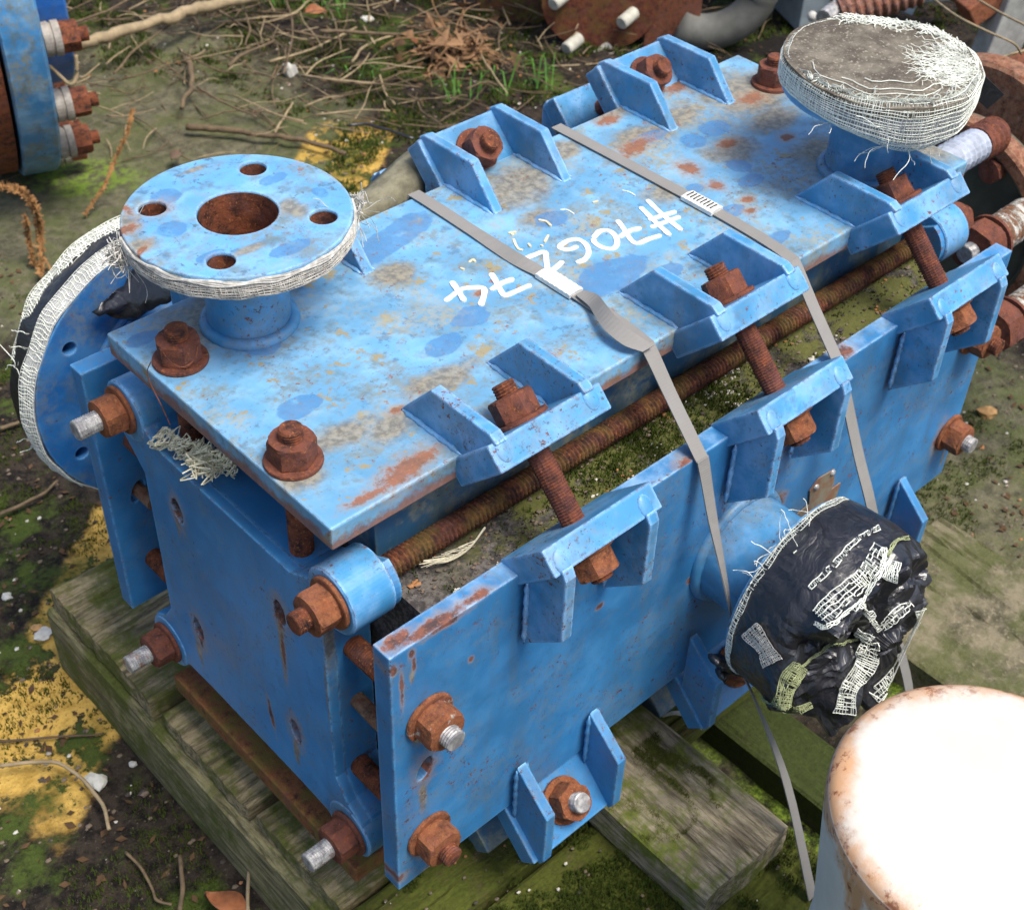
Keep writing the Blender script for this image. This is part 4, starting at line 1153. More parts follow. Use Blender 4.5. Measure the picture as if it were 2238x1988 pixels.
DRUM = N.fin(c, .5, N.bump(N.math('SUBTRACT', N.mul(nf, .4), mk), .4, .0012))
bm = bmesh.new(); lathe(bm, [(0, DT), (.06, DT - .0002), (DR - .014, DT - .0012), (DR - .007, DT - .003), (DR - .0025, DT - .0065), (DR - .0004, DT - .012), (DR - .0006, DT - .02), (DR - .019, DT - .18), (DR - .0165, DT - .186), (DR - .0165, DT - .194), (DR - .020, DT - .20), (DR - .024, GZ + .012), (DR - .028, GZ + .006), (0, GZ + .006)], Matrix.Translation((DC.x, DC.y, 0)), 96)
dr = tag(link('white_drum', bm, DRUM, smooth=True), 'rust edged white metal drum standing in the lower right corner', 'drum')

# ================================================================== GROUND
N = NT('mossy_yard_ground'); X = N.xyz()
v1 = N.noise(3.2, 6, .65); v2 = N.noise(13, 6, .7); v3 = N.noise(60, 5, .72); v4 = N.noise(260, 4, .7)
soil = N.mix(N.step(v3, .36, .62), (.006, .005, .004), (.042, .031, .022))
soil = N.mix(N.mul(N.step(v4, .60, .70), .8), soil, (.14, .11, .08))
conc = N.mix(N.step(v3, .35, .65), (.070, .066, .040), (.155, .142, .088))
conc = N.mix(N.step(v4, .6, .75), conc, (.25, .24, .18))
conc = N.mix(N.mul(N.step(v2, .42, .62), .6), conc, (.095, .11, .035))
# bare concrete where nothing has grown: two areas of the yard
def patch(p, rx, ry, a=0, soft=.5, amp=1.3):
    d = N.length(N.mapping((p.x, p.y, GZ), (0, 0, a), (rx, ry, 1), 'TEXTURE'))
    return N.step(N.math('ADD', N.math('SUBTRACT', 1.0, d), N.mul(N.math('SUBTRACT', v2, .5), amp)), 0, soft)
cm = N.mx(patch(px(330, 340), .55, .34, .9, .3, .9), patch(px(210, 520), .34, .42, .9, .3, .9)); cm = N.mx(cm, patch(px(2080, 950), .28, .34, 0, .5, .9)); cm = N.mx(cm, patch(px(720, 260), .10, .08, 0)); cm = N.mx(cm, patch(px(2230, 1200), .5, .3, 0)); cm = N.mx(cm, patch(px(1420, 1480), .2, .2, 0))
c = N.mix(cm, soil, conc)
shade_gap = patch(px(1660, 80), .42, .30, 0, .6)
c = N.mix(shade_gap, c, N.mix(v3, (.004, .004, .004), (.018, .014, .010)))  # near-black patch paints the shade of the gap behind the scrap
# yellow line paint
ya = px(70, 1650); yb = px(755, 330); yd = (yb - ya); yang = math.atan2(yd.y, yd.x); ymid = (ya + yb) / 2
yv = N.mapping((ymid.x, ymid.y, 0), (0, 0, yang), (1, 1, 1), 'TEXTURE'); YX = N.xyz(yv)
yl = N.step(N.math('ADD', N.math('ABSOLUTE', YX[1]), N.mul(N.math('SUBTRACT', v2, .5), .05)), .080, .066)
yhole = N.mul(N.step(v2, .62, .56), N.step(N.math('ADD', v3, N.mul(N.math('SUBTRACT', v2, .5), .9)), .62, .57))
blk = N.step(N.math('ADD', N.math('ABSOLUTE', YX[0]), N.mul(N.math('SUBTRACT', v2, .5), .2)), yd.length / 2 + .10, yd.length / 2 + .03)
yc = N.mix(N.step(v3, .3, .6), (.42, .255, .05), (.66, .42, .10)); yc = N.mix(N.step(v4, .62, .68), yc, (.06, .045, .03))
ym = N.mul(N.mul(yl, yhole), blk)
c = N.mix(ym, c, yc)
# moss film
mf = N.mul(N.step(N.math('ADD', N.noise(6.5, 5, .65), N.mul(v3, .25)), .62, .72), N.math('SUBTRACT', 1.0, N.mul(cm, .75)))
c = N.mix(N.mul(mf, .8), c, N.mix(v4, (.012, .022, .004), (.10, .15, .018)))
lite = N.mul(patch(px(180, 390), .07, .12, .8, .5, 1.6), N.step(v3, .4, .6))
c = N.mix(lite, c, (.16, .24, .03))
lit_moss = N.mx(N.mx(patch(px(1720, 1760), .07, .10, 0, .5, 2), patch(px(1640, 1900), .08, .07, 0, .5, 2)), N.mx(patch(px(1960, 1480), .10, .06, 0, .6, 2), patch(px(1560, 1620), .05, .05, 0, .5, 2)))
c = N.mix(N.mul(lit_moss, N.step(v3, .35, .6)), c, N.mix(N.step(v4, .4, .65), (.05, .085, .008), (.19, .27, .03)))  # vivid moss patches, their lit brightness put into the colour
c = N.mix(N.mul(N.voro(70, out='Distance'), 0), c, c)
hh = N.math('ADD', N.mul(v3, .8), N.mul(v4, .35)); hh = N.math('ADD', hh, N.mul(mf, .5)); hh = N.math('ADD', hh, N.mul(ym, .3))
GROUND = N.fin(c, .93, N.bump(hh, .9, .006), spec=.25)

def gh(x, y):
    """height of the litter above the slab"""
    p = Vector((x, y, 0)); h = .012 * max(0, mn.fractal(p * 9, 1, 2, 4) + .1) + .004 * mn.fractal(p * 45, 1, 2, 3)
    # thicker humus along the back, thin on the bare concrete
    k = 1 / (1 + math.exp(-((y - .9) * 1.2 + (x - .9) * .3) * 6)); h = h * (.55 + .9 * k) + .012 * k
    for c_, r_ in ((px(330, 340), .42), (px(210, 520), .3), (px(2100, 950), .4)):
        d = math.hypot(x - c_.x, y - c_.y) / r_
        if d < 1: h *= .15 + .85 * d * d
    return h
V = []; F = []; X0, X1, Y0, Y1, ST = -.5, 2.9, -.75, 2.9, .0115
nx = int((X1 - X0) / ST); ny = int((Y1 - Y0) / ST)
for i in range(nx + 1):
    for j in range(ny + 1):
        x = X0 + i * ST; y = Y0 + j * ST; e = min(i, nx - i, j, ny - j)
        V.append((x, y, GZ + (gh(x, y) if e > 3 else 0) - (.02 if e == 0 else 0)))
for i in range(nx):
    for j in range(ny):
        a = i * (ny + 1) + j; F.append((a, a + ny + 1, a + ny + 2, a + 1))
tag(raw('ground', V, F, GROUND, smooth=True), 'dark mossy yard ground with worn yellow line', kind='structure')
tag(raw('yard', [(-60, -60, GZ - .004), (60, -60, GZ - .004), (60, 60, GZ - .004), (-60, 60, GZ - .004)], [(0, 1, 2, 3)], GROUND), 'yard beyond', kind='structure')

def surf(x, y): return GZ + gh(x, y)
def gp(u, v, h=0):
    p = px(u, v); p = px(u, v, 2, surf(p.x, p.y) + h); return p

# concrete kerb slab right of the pallet
SLM = NT('worn_concrete_slab'); a = SLM.noise(22, 6, .72); b = SLM.noise(160, 5, .7)
c_ = SLM.mix(SLM.step(a, .35, .62), (.06, .055, .028), (.23, .195, .125)); c_ = SLM.mix(SLM.step(b, .5, .7), c_, (.27, .23, .15)); c_ = SLM.mix(SLM.mul(SLM.step(SLM.noise(9, 5, .7), .46, .62), .75), c_, (.07, .085, .015))
SLM = SLM.fin(c_, .9, SLM.bump(SLM.math('ADD', a, b), .8, .004))
tag(plank('concrete_slab', .655, .872, -.72, -.02, GZ - .02, GZ + .05, SLM, axis='Y', seed=60, rough=.002), 'worn concrete slab edge', kind='structure')

# ---- leaf-size scatter: moss tufts, pebbles, litter (nobody could count these)
slabc = px(300, 370)
blue_keep = lambda x, y: math.hypot(x - slabc.x, y - slabc.y) > .30 and not (-.03 < x < .9 and -.34 < y < .50)
def scatter(name, n, fn, area, m, seed, keep=None):
    R_ = random.Random(seed); V = []; F = []; k = 0; tries = 0
    while k < n and tries < n * 12:
        tries += 1; x = R_.uniform(*area[:2]); y = R_.uniform(*area[2:])
        if keep and not keep(x, y, R_): continue
        fn(V, F, x, y, R_); k += 1
    o = raw(name, V, F, m); return o
def tuft(V, F, x, y, R_, zf=surf, s=1.0):
    z = zf(x, y)
    for _ in range(5):
        a = R_.uniform(0, 2 * PI); l = R_.uniform(.002, .006) * s; w = .0009 * s; ox, oy = R_.uniform(-.004, .004) * s, R_.uniform(-.004, .004) * s
        dx, dy = math.cos(a), math.sin(a); b = len(V)
        V += [(x + ox - dy * w, y + oy + dx * w, z - .001), (x + ox + dy * w, y + oy - dx * w, z - .001), (x + ox + dx * l * .6, y + oy + dy * l * .6, z + l)]
        F.append((b, b + 1, b + 2))
def mossk(th, f=7): return lambda x, y, R_: mn.fractal(Vector((x * f, y * f, 5)), 1, 2, 3) > th and blue_keep(x, y)
def m_moss(name, a, b):
    N = NT(name); c = N.mix(N.noise(40, 3), a, b); return N.fin(c, .8, None, spec=.2)
MOSS = m_moss('moss_green', (.014, .024, .004), (.075, .105, .012)); MOSSY = m_moss('yellow_moss', (.05, .06, .008), (.16, .18, .03))
tag(scatter('moss_tufts', 26000, tuft, (-.4, 1.2, -.5, 1.7), MOSS, 1, mossk(.10)), 'dark green moss tufts on the ground', 'moss', kind='stuff')
tag(scatter('moss_tufts', 9000, lambda V, F, x, y, R_: tuft(V, F, x, y, R_, s=1.8), (.5, 2.2, .8, 2.2), MOSS, 2, mossk(.12, 9)), 'bright green moss among the twigs at the back', 'moss', kind='stuff')
def pebble(V, F, x, y, R_, zf=surf, s=1.0):
    z = zf(x, y); r = R_.uniform(.0010, .0042) * s * (1.8 if R_.random() < .06 else 1); b = len(V); a0 = R_.uniform(0, 6)
    for h, q in ((-.3, .8), (.35, .9)):
        for k in range(5):
            a = a0 + 2 * PI * k / 5; rr = r * q * R_.uniform(.7, 1.2); V.append((x + rr * math.cos(a), y + rr * math.sin(a) * .8, z + h * r))
    V.append((x, y, z + r * .75))
    for k in range(5):
        j = (k + 1) % 5; F.append((b + k, b + j, b + 5 + j, b + 5 + k)); F.append((b + 5 + k, b + 5 + j, b + 10))
def m_peb():
    N = NT('mixed_grit'); r = N.voro(55, out='Color'); x = N.xyz(r)
    c = N.mix(N.step(x[0], .3, .5), (.05, .04, .032), (.16, .12, .085)); c = N.mix(N.step(x[1], .82, .86), c, (.55, .52, .45)); c = N.mix(N.step(x[2], .9, .92), c, (.35, .16, .06))
    return N.fin(c, .85, N.bump(N.noise(300, 3), .5, .001))
GRIT = m_peb()
tag(scatter('grit', 9000, pebble, (-.45, 1.6, -.7, 1.9), GRIT, 4, lambda x, y, R_: blue_keep(x, y)), 'scattered grit and small stones', 'gravel', kind='stuff')
# leaf crumbs
def crumb(V, F, x, y, R_, zf=surf):
    z = zf(x, y) + .002; a = R_.uniform(0, 6); l = R_.uniform(.002, .007); w = l * R_.uniform(.3, .7); b = len(V); t = R_.uniform(-.6, .6)
    for s, q in ((1, 0), (0, 1), (-1, 0), (0, -1)):
        V.append((x + s * l * math.cos(a) - q * w * math.sin(a), y + s * l * math.sin(a) + q * w * math.cos(a), z + s * l * t * .5 + R_.uniform(0, .002)))
    F.append((b, b + 1, b + 2, b + 3))
LITTER = m_peb(); LITTER.name = 'leaf_litter_brown'
tag(scatter('leaf_litter', 9000, crumb, (-.4, 2.3, -.4, 2.4), m_moss('dead_leaf_crumbs', (.02, .012, .008), (.15, .085, .04)), 6, lambda x, y, R_: blue_keep(x, y)), 'brown leaf crumbs on the ground', 'leaf litter', kind='stuff')
# moss on pallet boards, timber, ledge
pz = lambda x, y: PZ + .001
def onp(x, y, R_): return mn.fractal(Vector((x * 14, y * 14, 2)), 1, 2, 3) > .05 and not (.0 < x < .73 and .03 < y < .27)
tag(scatter('moss_tufts', 5000, lambda V, F, x, y, R_: tuft(V, F, x, y, R_, pz, .8), (-.01, .34, -.33, .0), MOSS, 8, onp), 'green moss on the boards in front of the machine', 'moss', kind='stuff')
tag(scatter('moss_tufts', 2200, lambda V, F, x, y, R_: tuft(V, F, x, y, R_, lambda x, y: -.4195, .38), (.212, .316, -.2, -.06), MOSSY, 9, lambda x, y, R_: y > -.15 + .1 * mn.noise(Vector((x * 30, y * 30, 1))) and mn.noise(Vector((x * 30, y * 30, 1))) > -.1), 'moss on the cracked timber', 'moss', kind='stuff')
lz = lambda x, y: -.0855
tag(scatter('moss_tufts', 1300, lambda V, F, x, y, R_: tuft(V, F, x, y, R_, lz, .8), (.05, .68, -.044, .018), MOSS, 10, lambda x, y, R_: R_.random() < math.exp(-((x - .285) / .055) ** 2) + .7 * math.exp(-((x - .385) / .03) ** 2) + .03), 'leafy green moss on the ledge under the long rod', 'moss', kind='stuff')
tag(scatter('grit', 900, lambda V, F, x, y, R_: pebble(V, F, x, y, R_, lz, .55), (.05, .68, -.044, .018), GRIT, 11), 'fine grit on the ledge under the long rod', 'gravel', kind='stuff')
tag(scatter('grit', 300, lambda V, F, x, y, R_: pebble(V, F, x, y, R_, pz, .6), (-.01, .34, -.33, -.0), GRIT, 12), 'grit on the mossy boards', 'gravel', kind='stuff')

# ---- twigs
TW = m_simple('dry_twig_bark', (.13, .09, .048), .8, .35, 60, .4); TWL = m_simple('pale_dry_twig', (.31, .235, .135), .8, .25, 60, .4); TWD = m_simple('dark_twig', (.10, .065, .04), .85, .3, 60)
def twig(label, uv, r, m, h=.01, taper=.6, group=None, cat='twig'):
    P = [gp(u, v, h + r) for u, v in uv]; bm = bmesh.new()
    Q = spline(P, 5); Q = [q + Vector((mn.noise(q * 40), mn.noise(q * 40 + Vector((5, 0, 0))), 0)) * r * 1.2 for q in Q]
    tube(bm, Q, lambda t: r * (1 + (taper - 1) * t) * (1 + .18 * mn.noise(Vector((t * 12, r * 900, 0)))), 7)
    return tag(link('twig', bm, m, smooth=True), label, cat, group)
TG = 'twigs among the litter at the back'; seen_labels = set()
twig('long thick pale stick running from the blue flange bolt to the top edge', [(172, 100), (260, 72), (350, 45), (420, 22), (520, 0), (600, -20)], .0105, TWL, .05, 1.0)
twig('long brown twig lying left to right above the near round flange', [(402, 277), (480, 282), (560, 292), (640, 303), (700, 318), (756, 336)], .0062, TW, .012)
twig('curved forked twig standing out on bare concrete', [(405, 130), (418, 160), (420, 190), (402, 215), (396, 238)], .006, TW, .02)
twig('pale curved stalk across the yellow paint at lower left', [(0, 1672), (60, 1668), (130, 1668), (175, 1695), (215, 1745), (240, 1812)], .0022, TWL, .02, .9)
twig('thin bent stalk beside the pallet at the bottom edge', [(542, 1988), (540, 1950), (546, 1900)], .0020, TWL, .02, .9)
twig('short upright stalk at the bottom left of the pallet', [(395, 1988), (398, 1930), (392, 1870)], .0024, TW, .02, .9)
twig('thin arched stalk at the bottom of the picture', [(275, 1862), (310, 1900), (335, 1945), (345, 1965), (378, 1975)], .0016, TW, .01, .9)
twig('thin twig on the yellow paint above the pale curved stalk', [(0, 1620), (90, 1612), (160, 1608), (225, 1604)], .0016, TWD, .006)
twig('greenish twig left of the gauze wrapped flange', [(0, 1125), (60, 1095), (100, 1075), (124, 1050)], .0026, TW, .008)
twig('short twig poking out by the gauze fringe', [(0, 938), (30, 928), (62, 918)], .003, TW, .008)
twig('black bent wire by the near left bracket', [(760, 274), (800, 272), (850, 285), (905, 302)], .0025, BLACKP, .06, 1.0, cat='wire')
for uv, r, m in [([(430, -10), (520, 50), (570, 85)], .006, TW), ([(150, 52), (220, 30), (290, -5)], .005, TW), ([(470, 50), (560, 40), (640, 30), (680, -5)], .005, TWL), ([(250, 160), (300, 105), (380, 50)], .005, TW), ([(330, 115), (380, 155), (410, 180)], .004, TW),
                 ([(400, 115), (480, 155), (560, 162), (600, 170)], .004, TW), ([(500, 145), (530, 120), (600, 90)], .007, TW), ([(590, 135), (680, 108), (780, 60)], .005, TWL), ([(625, 65), (720, 85), (800, 90)], .006, TW), ([(430, 190), (500, 230), (560, 255)], .0045, TW),
                 ([(600, 290), (625, 250), (640, 225)], .0045, TWL), ([(620, 160), (640, 60), (625, -5)], .004, TW), ([(660, 165), (740, 175), (820, 182)], .005, TWL), ([(700, 68), (790, 70), (880, 75), (980, 60)], .0075, TW), ([(770, 135), (800, 100), (870, 75)], .005, TWL),
                 ([(830, 155), (890, 140), (940, 118), (985, 60)], .005, TW), ([(830, 165), (840, 200), (862, 228)], .004, TWL), ([(1050, 120), (1080, 165), (1110, 205)], .004, TWL), ([(700, 175), (770, 182), (850, 185), (920, 190)], .004, TW), ([(900, 15), (960, 40), (1000, 20), (1080, 25)], .006, TW),
                 ([(1020, 195), (1060, 180), (1100, 190)], .004, TW), ([(720, 20), (735, 60), (745, 110)], .004, TW), ([(535, 100), (545, 60), (530, 10)], .004, TW), ([(690, 150), (760, 140), (860, 140)], .004, TW)]:
    (u0, v0), (u1, v1) = uv[0], uv[-1]; um = (u0 + u1) / 2; vm = (v0 + v1) / 2
    tone = 'pale' if m is TWL else 'brown'; sl = (v1 - v0) / ((u1 - u0) or 1)
    way = 'upright' if abs(u1 - u0) < 45 else ('level' if abs(sl) < .18 else ('rising to the right' if sl < 0 else 'falling to the right'))
    size = 'thick' if r >= .006 else ('thin' if r <= .0041 else 'slim'); ln = 'long' if math.hypot(u1 - u0, v1 - v0) > 190 else 'short'
    where = 'beside the large blue flange' if um < 300 else ('up left of the near flange' if um < 450 else ('behind the near flange' if um < 600 else ('above the yellow paint' if um < 780 else ('left of the dried weed' if um < 930 else 'right of the dried weed'))))
    row = 'top edge' if vm < 60 else ('mid litter' if vm < 140 else 'low litter')
    lb = f'{ln} {size} {tone} twig {way}, {row} {where}'
    if lb in seen_labels: lb = lb.replace('short', 'very short').replace('long', 'quite long')
    seen_labels.add(lb)
    twig(lb, uv, r * .5, m, rnd.uniform(.012, .05), rnd.uniform(.5, .9), TG)
R_ = random.Random(77); bm = bmesh.new()
for _ in range(900):
    x = R_.uniform(.5, 2.3); y = R_.uniform(.95, 2.4)
    if (y - 1.30) + .25 * (x - .8) < R_.uniform(-.15, .12): continue
    a = R_.gauss(.1, .9) - .75; L = R_.uniform(.04, .22); P = []; z = surf(x, y) + R_.uniform(.002, .035)
    for k in range(5):
        P.append(Vector((x, y, z))); a += R_.uniform(-.35, .35); x += math.cos(a) * L / 4; y += math.sin(a) * L / 4; z += R_.uniform(-.006, .008)
    tube(bm, spline(P, 2), R_.uniform(.0006, .0021), 5, .5)
tag(link('twig_litter', bm, TW, smooth=True), 'tangle of thin dry twigs over dark soil at the back', 'twigs', kind='stuff')
R_ = random.Random(78); bm = bmesh.new()
for _ in range(420):
    x = R_.uniform(.5, 2.2); y = R_.uniform(1.1, 2.3)
    if (y - 1.30) + .25 * (x - .8) < R_.uniform(-.1, .12): continue
    a = R_.uniform(0, 6.3); L = R_.uniform(.03, .14); P = []; z = surf(x, y) + R_.uniform(.004, .04)
    for k in range(4):
        P.append(Vector((x, y, z))); a += R_.uniform(-.3, .3); x += math.cos(a) * L / 3; y += math.sin(a) * L / 3; z += R_.uniform(-.005, .01)
    tube(bm, spline(P, 2), R_.uniform(.0007, .0022), 5, .5)
tag(link('twig_litter', bm, TWL, smooth=True), 'paler dry stalks mixed through the tangle of twigs', 'twigs', kind='stuff')
# small leaves on the ground
def leaf(u, v, l, m, label, turn=0, h=.02):
    p = gp(u, v, h); bm = bmesh.new(); n = 10; rows = []
    for i in range(n + 1):
        t = i / n; w = l * .30 * math.sin(PI * t ** .8) + .0004
        rows.append([bm.verts.new((l * (t - .5), s * w, .15 * l * abs(s) + .10 * l * math.sin(t * 5))) for s in (-1, 0, 1)])
    for a, b in zip(rows, rows[1:]):
        for j in range(2): bm.faces.new((a[j], a[j + 1], b[j + 1], b[j]))
    o = link('dead_leaf', bm, m, smooth=True); o.location = p; o.rotation_euler = (.3, -.25, turn)
    s_ = o.modifiers.new('thickness', 'SOLIDIFY'); s_.thickness = .0005
    return tag(o, label, 'leaf')
LEAFM = m_simple('russet_leaf', (.30, .11, .045), .7, .3, 60, .5)
leaf(690, 28, .045, LEAFM, 'single russet leaf lying on the twigs near the top edge', -.9)
leaf(490, 1980, .045, LEAFM, 'orange brown leaf at the bottom edge left of the pallet', 1.9)
leaf(385, 340, .028, TWD, 'dark curled leaf on bare concrete above the near flange', .4)
leaf(900, 90, .03, LEAFM, 'brown curled leaf beside the dried weed at the back', 1.4)
# pale stones, shells and scraps one can pick out
WST = m_simple('white_stone', (.50, .49, .44), .7, .15, 90); OST = m_simple('ochre_stone', (.42, .24, .09), .8, .25, 90)
def stone(u, v, r, m, label, sq=.6):
    bm = bmesh.new(); bmesh.ops.create_icosphere(bm, subdivisions=2, radius=r)
    for w in bm.verts: w.co *= 1 + .6 * mn.noise(w.co * (1.2 / r) + Vector((u, v, 0))); w.co.z *= sq
    o = link('stone', bm, m); o.location = gp(u, v, r * .3); o.rotation_euler = (0, 0, u); return tag(o, label, 'stone')
stone(212, 1708, .011, WST, 'white square chip of stone by the pale curved stalk'); stone(95, 1385, .010, WST, 'pale flake by the corner of the pallet', .35)
stone(632, 158, .014, WST, 'white bent scrap on the litter near the top left', 1.6); stone(802, 42, .012, WST, 'pale stone near the top edge behind the bracket')
stone(172, 287, .008, OST, 'orange pebble on the bare concrete by the blue flange'); stone(290, 1668, .004, WST, 'tiny white chip right of the square chip')
stone(80, 1372, .006, OST, 'ochre pebble near the pallet corner'); stone(2155, 900, .012, OST, 'buff stone on the ground right of the side panel')
stone(15, 1303, .006, WST, 'blueish white chip at the left edge'); stone(120, 1355, .006, OST, 'tan pebble right of the pale flake'); stone(560, 1800, .004, WST, 'white crumb on the ground beside the bearer')
# dried weed clump at the back
R_ = random.Random(12); base = gp(985, 125, .02); bm = bmesh.new()
for k in range(46):
    a = R_.uniform(0, 6.3); P = [base + Vector((R_.gauss(0, .02), R_.gauss(0, .02), 0))]; t = R_.uniform(.2, 1.2); L = R_.uniform(.05, .16)
    d = Vector((math.cos(a) * math.cos(t), math.sin(a) * math.cos(t), math.sin(t)))
    for s in range(5):
        d = (d + Vector((R_.gauss(0, .35), R_.gauss(0, .35), -.25))).normalized(); P.append(P[-1] + d * L / 5)
    tube(bm, spline(P, 3), lambda t: .0022 * (1 - .6 * t), 5)
    for s in range(3):
        q = P[2 + s]; c0 = [q + Vector((R_.gauss(0, .012), R_.gauss(0, .012), R_.gauss(0, .008))) for _ in range(3)]
        bm.faces.new([bm.verts.new(w) for w in c0])
tag(link('dried_weed', bm, m_simple('dried_weed', (.24, .13, .06), .8, .3, 50)), 'curled dry brown weed clump behind the near left bracket', 'weed')
# rusty brown fern-like fronds
def frond(uvh, label, w=.010, n=120, m=None):
    P = spline([px(u, v, 2, GZ + h) for u, v, h in uvh], 10); bm = bmesh.new(); R_ = random.Random(len(label)); tube(bm, P, .0018, 5)
    for i in range(n):
        t = R_.random() * (len(P) - 1.001); j = int(t); p = P[j].lerp(P[j + 1], t - j)
        for _ in range(3):
            d = Vector((R_.gauss(0, 1), R_.gauss(0, 1), R_.gauss(0, 1))).normalized() * w * R_.uniform(.4, 1); s = d.orthogonal().normalized() * w * .3
            bm.faces.new([bm.verts.new(q) for q in (p + s, p - s, p + d)])
    return tag(link('dead_frond', bm, m or FRM), label, 'dead frond')
FRM = m_simple('brown_frond', (.27, .135, .045), .85, .4, 60)
frond([(0, 408, .12), (40, 415, .13), (75, 450, .11), (88, 510, .05), (90, 600, .02)], 'thick curling brown frond at the left edge below the blue flange', .012, 240)
frond([(55, 470, .10), (62, 520, .05), (75, 580, .01)], 'lower drooping brown frond at the left edge', .009, 120)
frond([(290, 240, .12), (278, 290, .10), (255, 340, .07), (228, 405, .04), (185, 470, .01)], 'slender brown seed spike leaning over the bare concrete', .0075, 190)
frond([(95, 560, .02), (120, 600, .02), (160, 625, .02)], 'thin brown stem behind the gauze wrapped flange', .004, 30)
# grass blades at the top
R_ = random.Random(40); bm = bmesh.new()
for cu, cv, n in ((620, 5, 26), (700, 25, 22), (740, 10, 20), (1010, 225, 14), (1180, 190, 16), (1080, 200, 12), (780, 190, 8)):
    for _ in range(n):
        p = gp(cu + R_.gauss(0, 22), max(-20, cv + R_.gauss(0, 10)), 0); a = R_.uniform(0, 6.3); L = R_.uniform(.02, .07); w = R_.uniform(.0012, .002); s = Vector((-math.sin(a), math.cos(a), 0)) * w
        d = Vector((math.cos(a), math.sin(a), 0)); q = p + d * L * .4 + Vector((0, 0, L * .8)); e = p + d * L + Vector((0, 0, L * .75))
        v = [bm.verts.new(k) for k in (p - s, p + s, q + s * .7, q - s * .7, e)]
        bm.faces.new(v[:4]); bm.faces.new((v[3], v[2], v[4]))
tag(link('grass', bm, m_simple('grass_green', (.07, .20, .02), .6, .4, 40)), 'green grass blades among the twigs at the back', 'grass', kind='stuff')

# ================================================================== BACKGROUND SCRAP
rh = Vector((RIGHT.x, RIGHT.y, 0)).normalized(); fh_ = Vector((FWD.x, FWD.y, 0)).normalized()
def bgframe(u, v, z=GZ):
    """local frame at a ground point: x to the right of the view, y away, z up; also metres per photo pixel there"""
    p = px(u, v, 2, z); s = (p - CAM).dot(FWD) / FPX
    return Matrix(((rh.x, fh_.x, 0, p.x), (rh.y, fh_.y, 0, p.y), (0, 0, 1, p.z), (0, 0, 0, 1))), s
# left big blue flange (axis a little off the picture plane)
ax = Vector((.95, -.31, 0)).normalized(); hr_ = Vector((-.31, -.95, 0)).normalized(); vr = Vector((0, 0, 1)); RF = .27
for _ in range(12):
    q0 = px(92, 88, 2, GZ + RF); RF = 372 * ((q0 - CAM).dot(FWD) / FPX) / .745
fc = q0 - hr_ * RF * .915
lf = tag(empty('blue_pipe_flange', fc), 'large blue pipe flange with rusty studs at the left edge', 'flange')
Ilf = Matrix.Translation(-fc)
M = frame(fc, ax)
PAINT_L = m_paint('old_blue_paint', base=(.05, .22, .46), fade=.8, rust=.6, dirt=1.0, wear_hilite_col=(.20, .36, .50))
bm = bmesh.new(); lathe(bm, [(.12, -.058), (RF - .004, -.058), (RF, -.055), (RF, -.004), (RF - .004, 0), (.12, 0)], M, 96); sp(link('flange_ring', bm, PAINT_L, smooth=False), lf, Ilf)
bm = bmesh.new(); lathe(bm, [(.10, -.105), (RF - .012, -.105), (RF - .008, -.10), (RF - .008, -.064), (.10, -.064)], M, 96); sp(link('rusty_counter_flange', bm, RUST), lf, Ilf)
bm = bmesh.new(); lathe(bm, [(RF * .28 + .1, 0), (RF * .28 + .1, .052), (RF * .28 + .098, .055), (.02, .055)], M, 64); sp(link('pipe_body', bm, m_paint('deep_blue_paint', base=(.015, .11, .40), fade=.1, rust=.2)), lf, Ilf)
for k in range(16):
    a = 2 * PI * k / 16; q = fc + (hr_ * math.cos(a) + vr * math.sin(a)) * RF * .915
    bm = bmesh.new(); lathe(bm, [(.010, 0), (.024, 0), (.0245, .010), (.022, .011), (.022, .013), (.025, .014), (.025, .024), (.010, .024)], frame(q + ax * .001, ax), 28); sp(link('spacer_ring', bm, m_simple('dull_zinc', (.30, .27, .23), .6, .3, 70) if k == 0 else bpy.data.materials['dull_zinc']), lf, Ilf)
    bm = bmesh.new(); hexnut(bm, q + ax * .025, ax, .026, .040, k * .3); sp(link('nut', bm, RUST), lf, Ilf)
    bm = bmesh.new(); threaded(bm, q + ax * .05, ax, .014, .011); sp(link('stud_end', bm, RUST), lf, Ilf)
# white cord hanging at the flange
bm = bmesh.new(); q = px(105, 142, 2, GZ + .25); tube(bm, spline([px(104, 140, 2, GZ + .22), px(130, 165, 2, GZ + .20), px(155, 185, 2, GZ + .19), px(168, 165, 2, GZ + .20), px(166, 120, 2, GZ + .23)], 6), .003, 6)
tag(link('cord', bm, TWL, smooth=True), 'loop of pale cord hanging under the top stud of the large blue flange', 'cord')

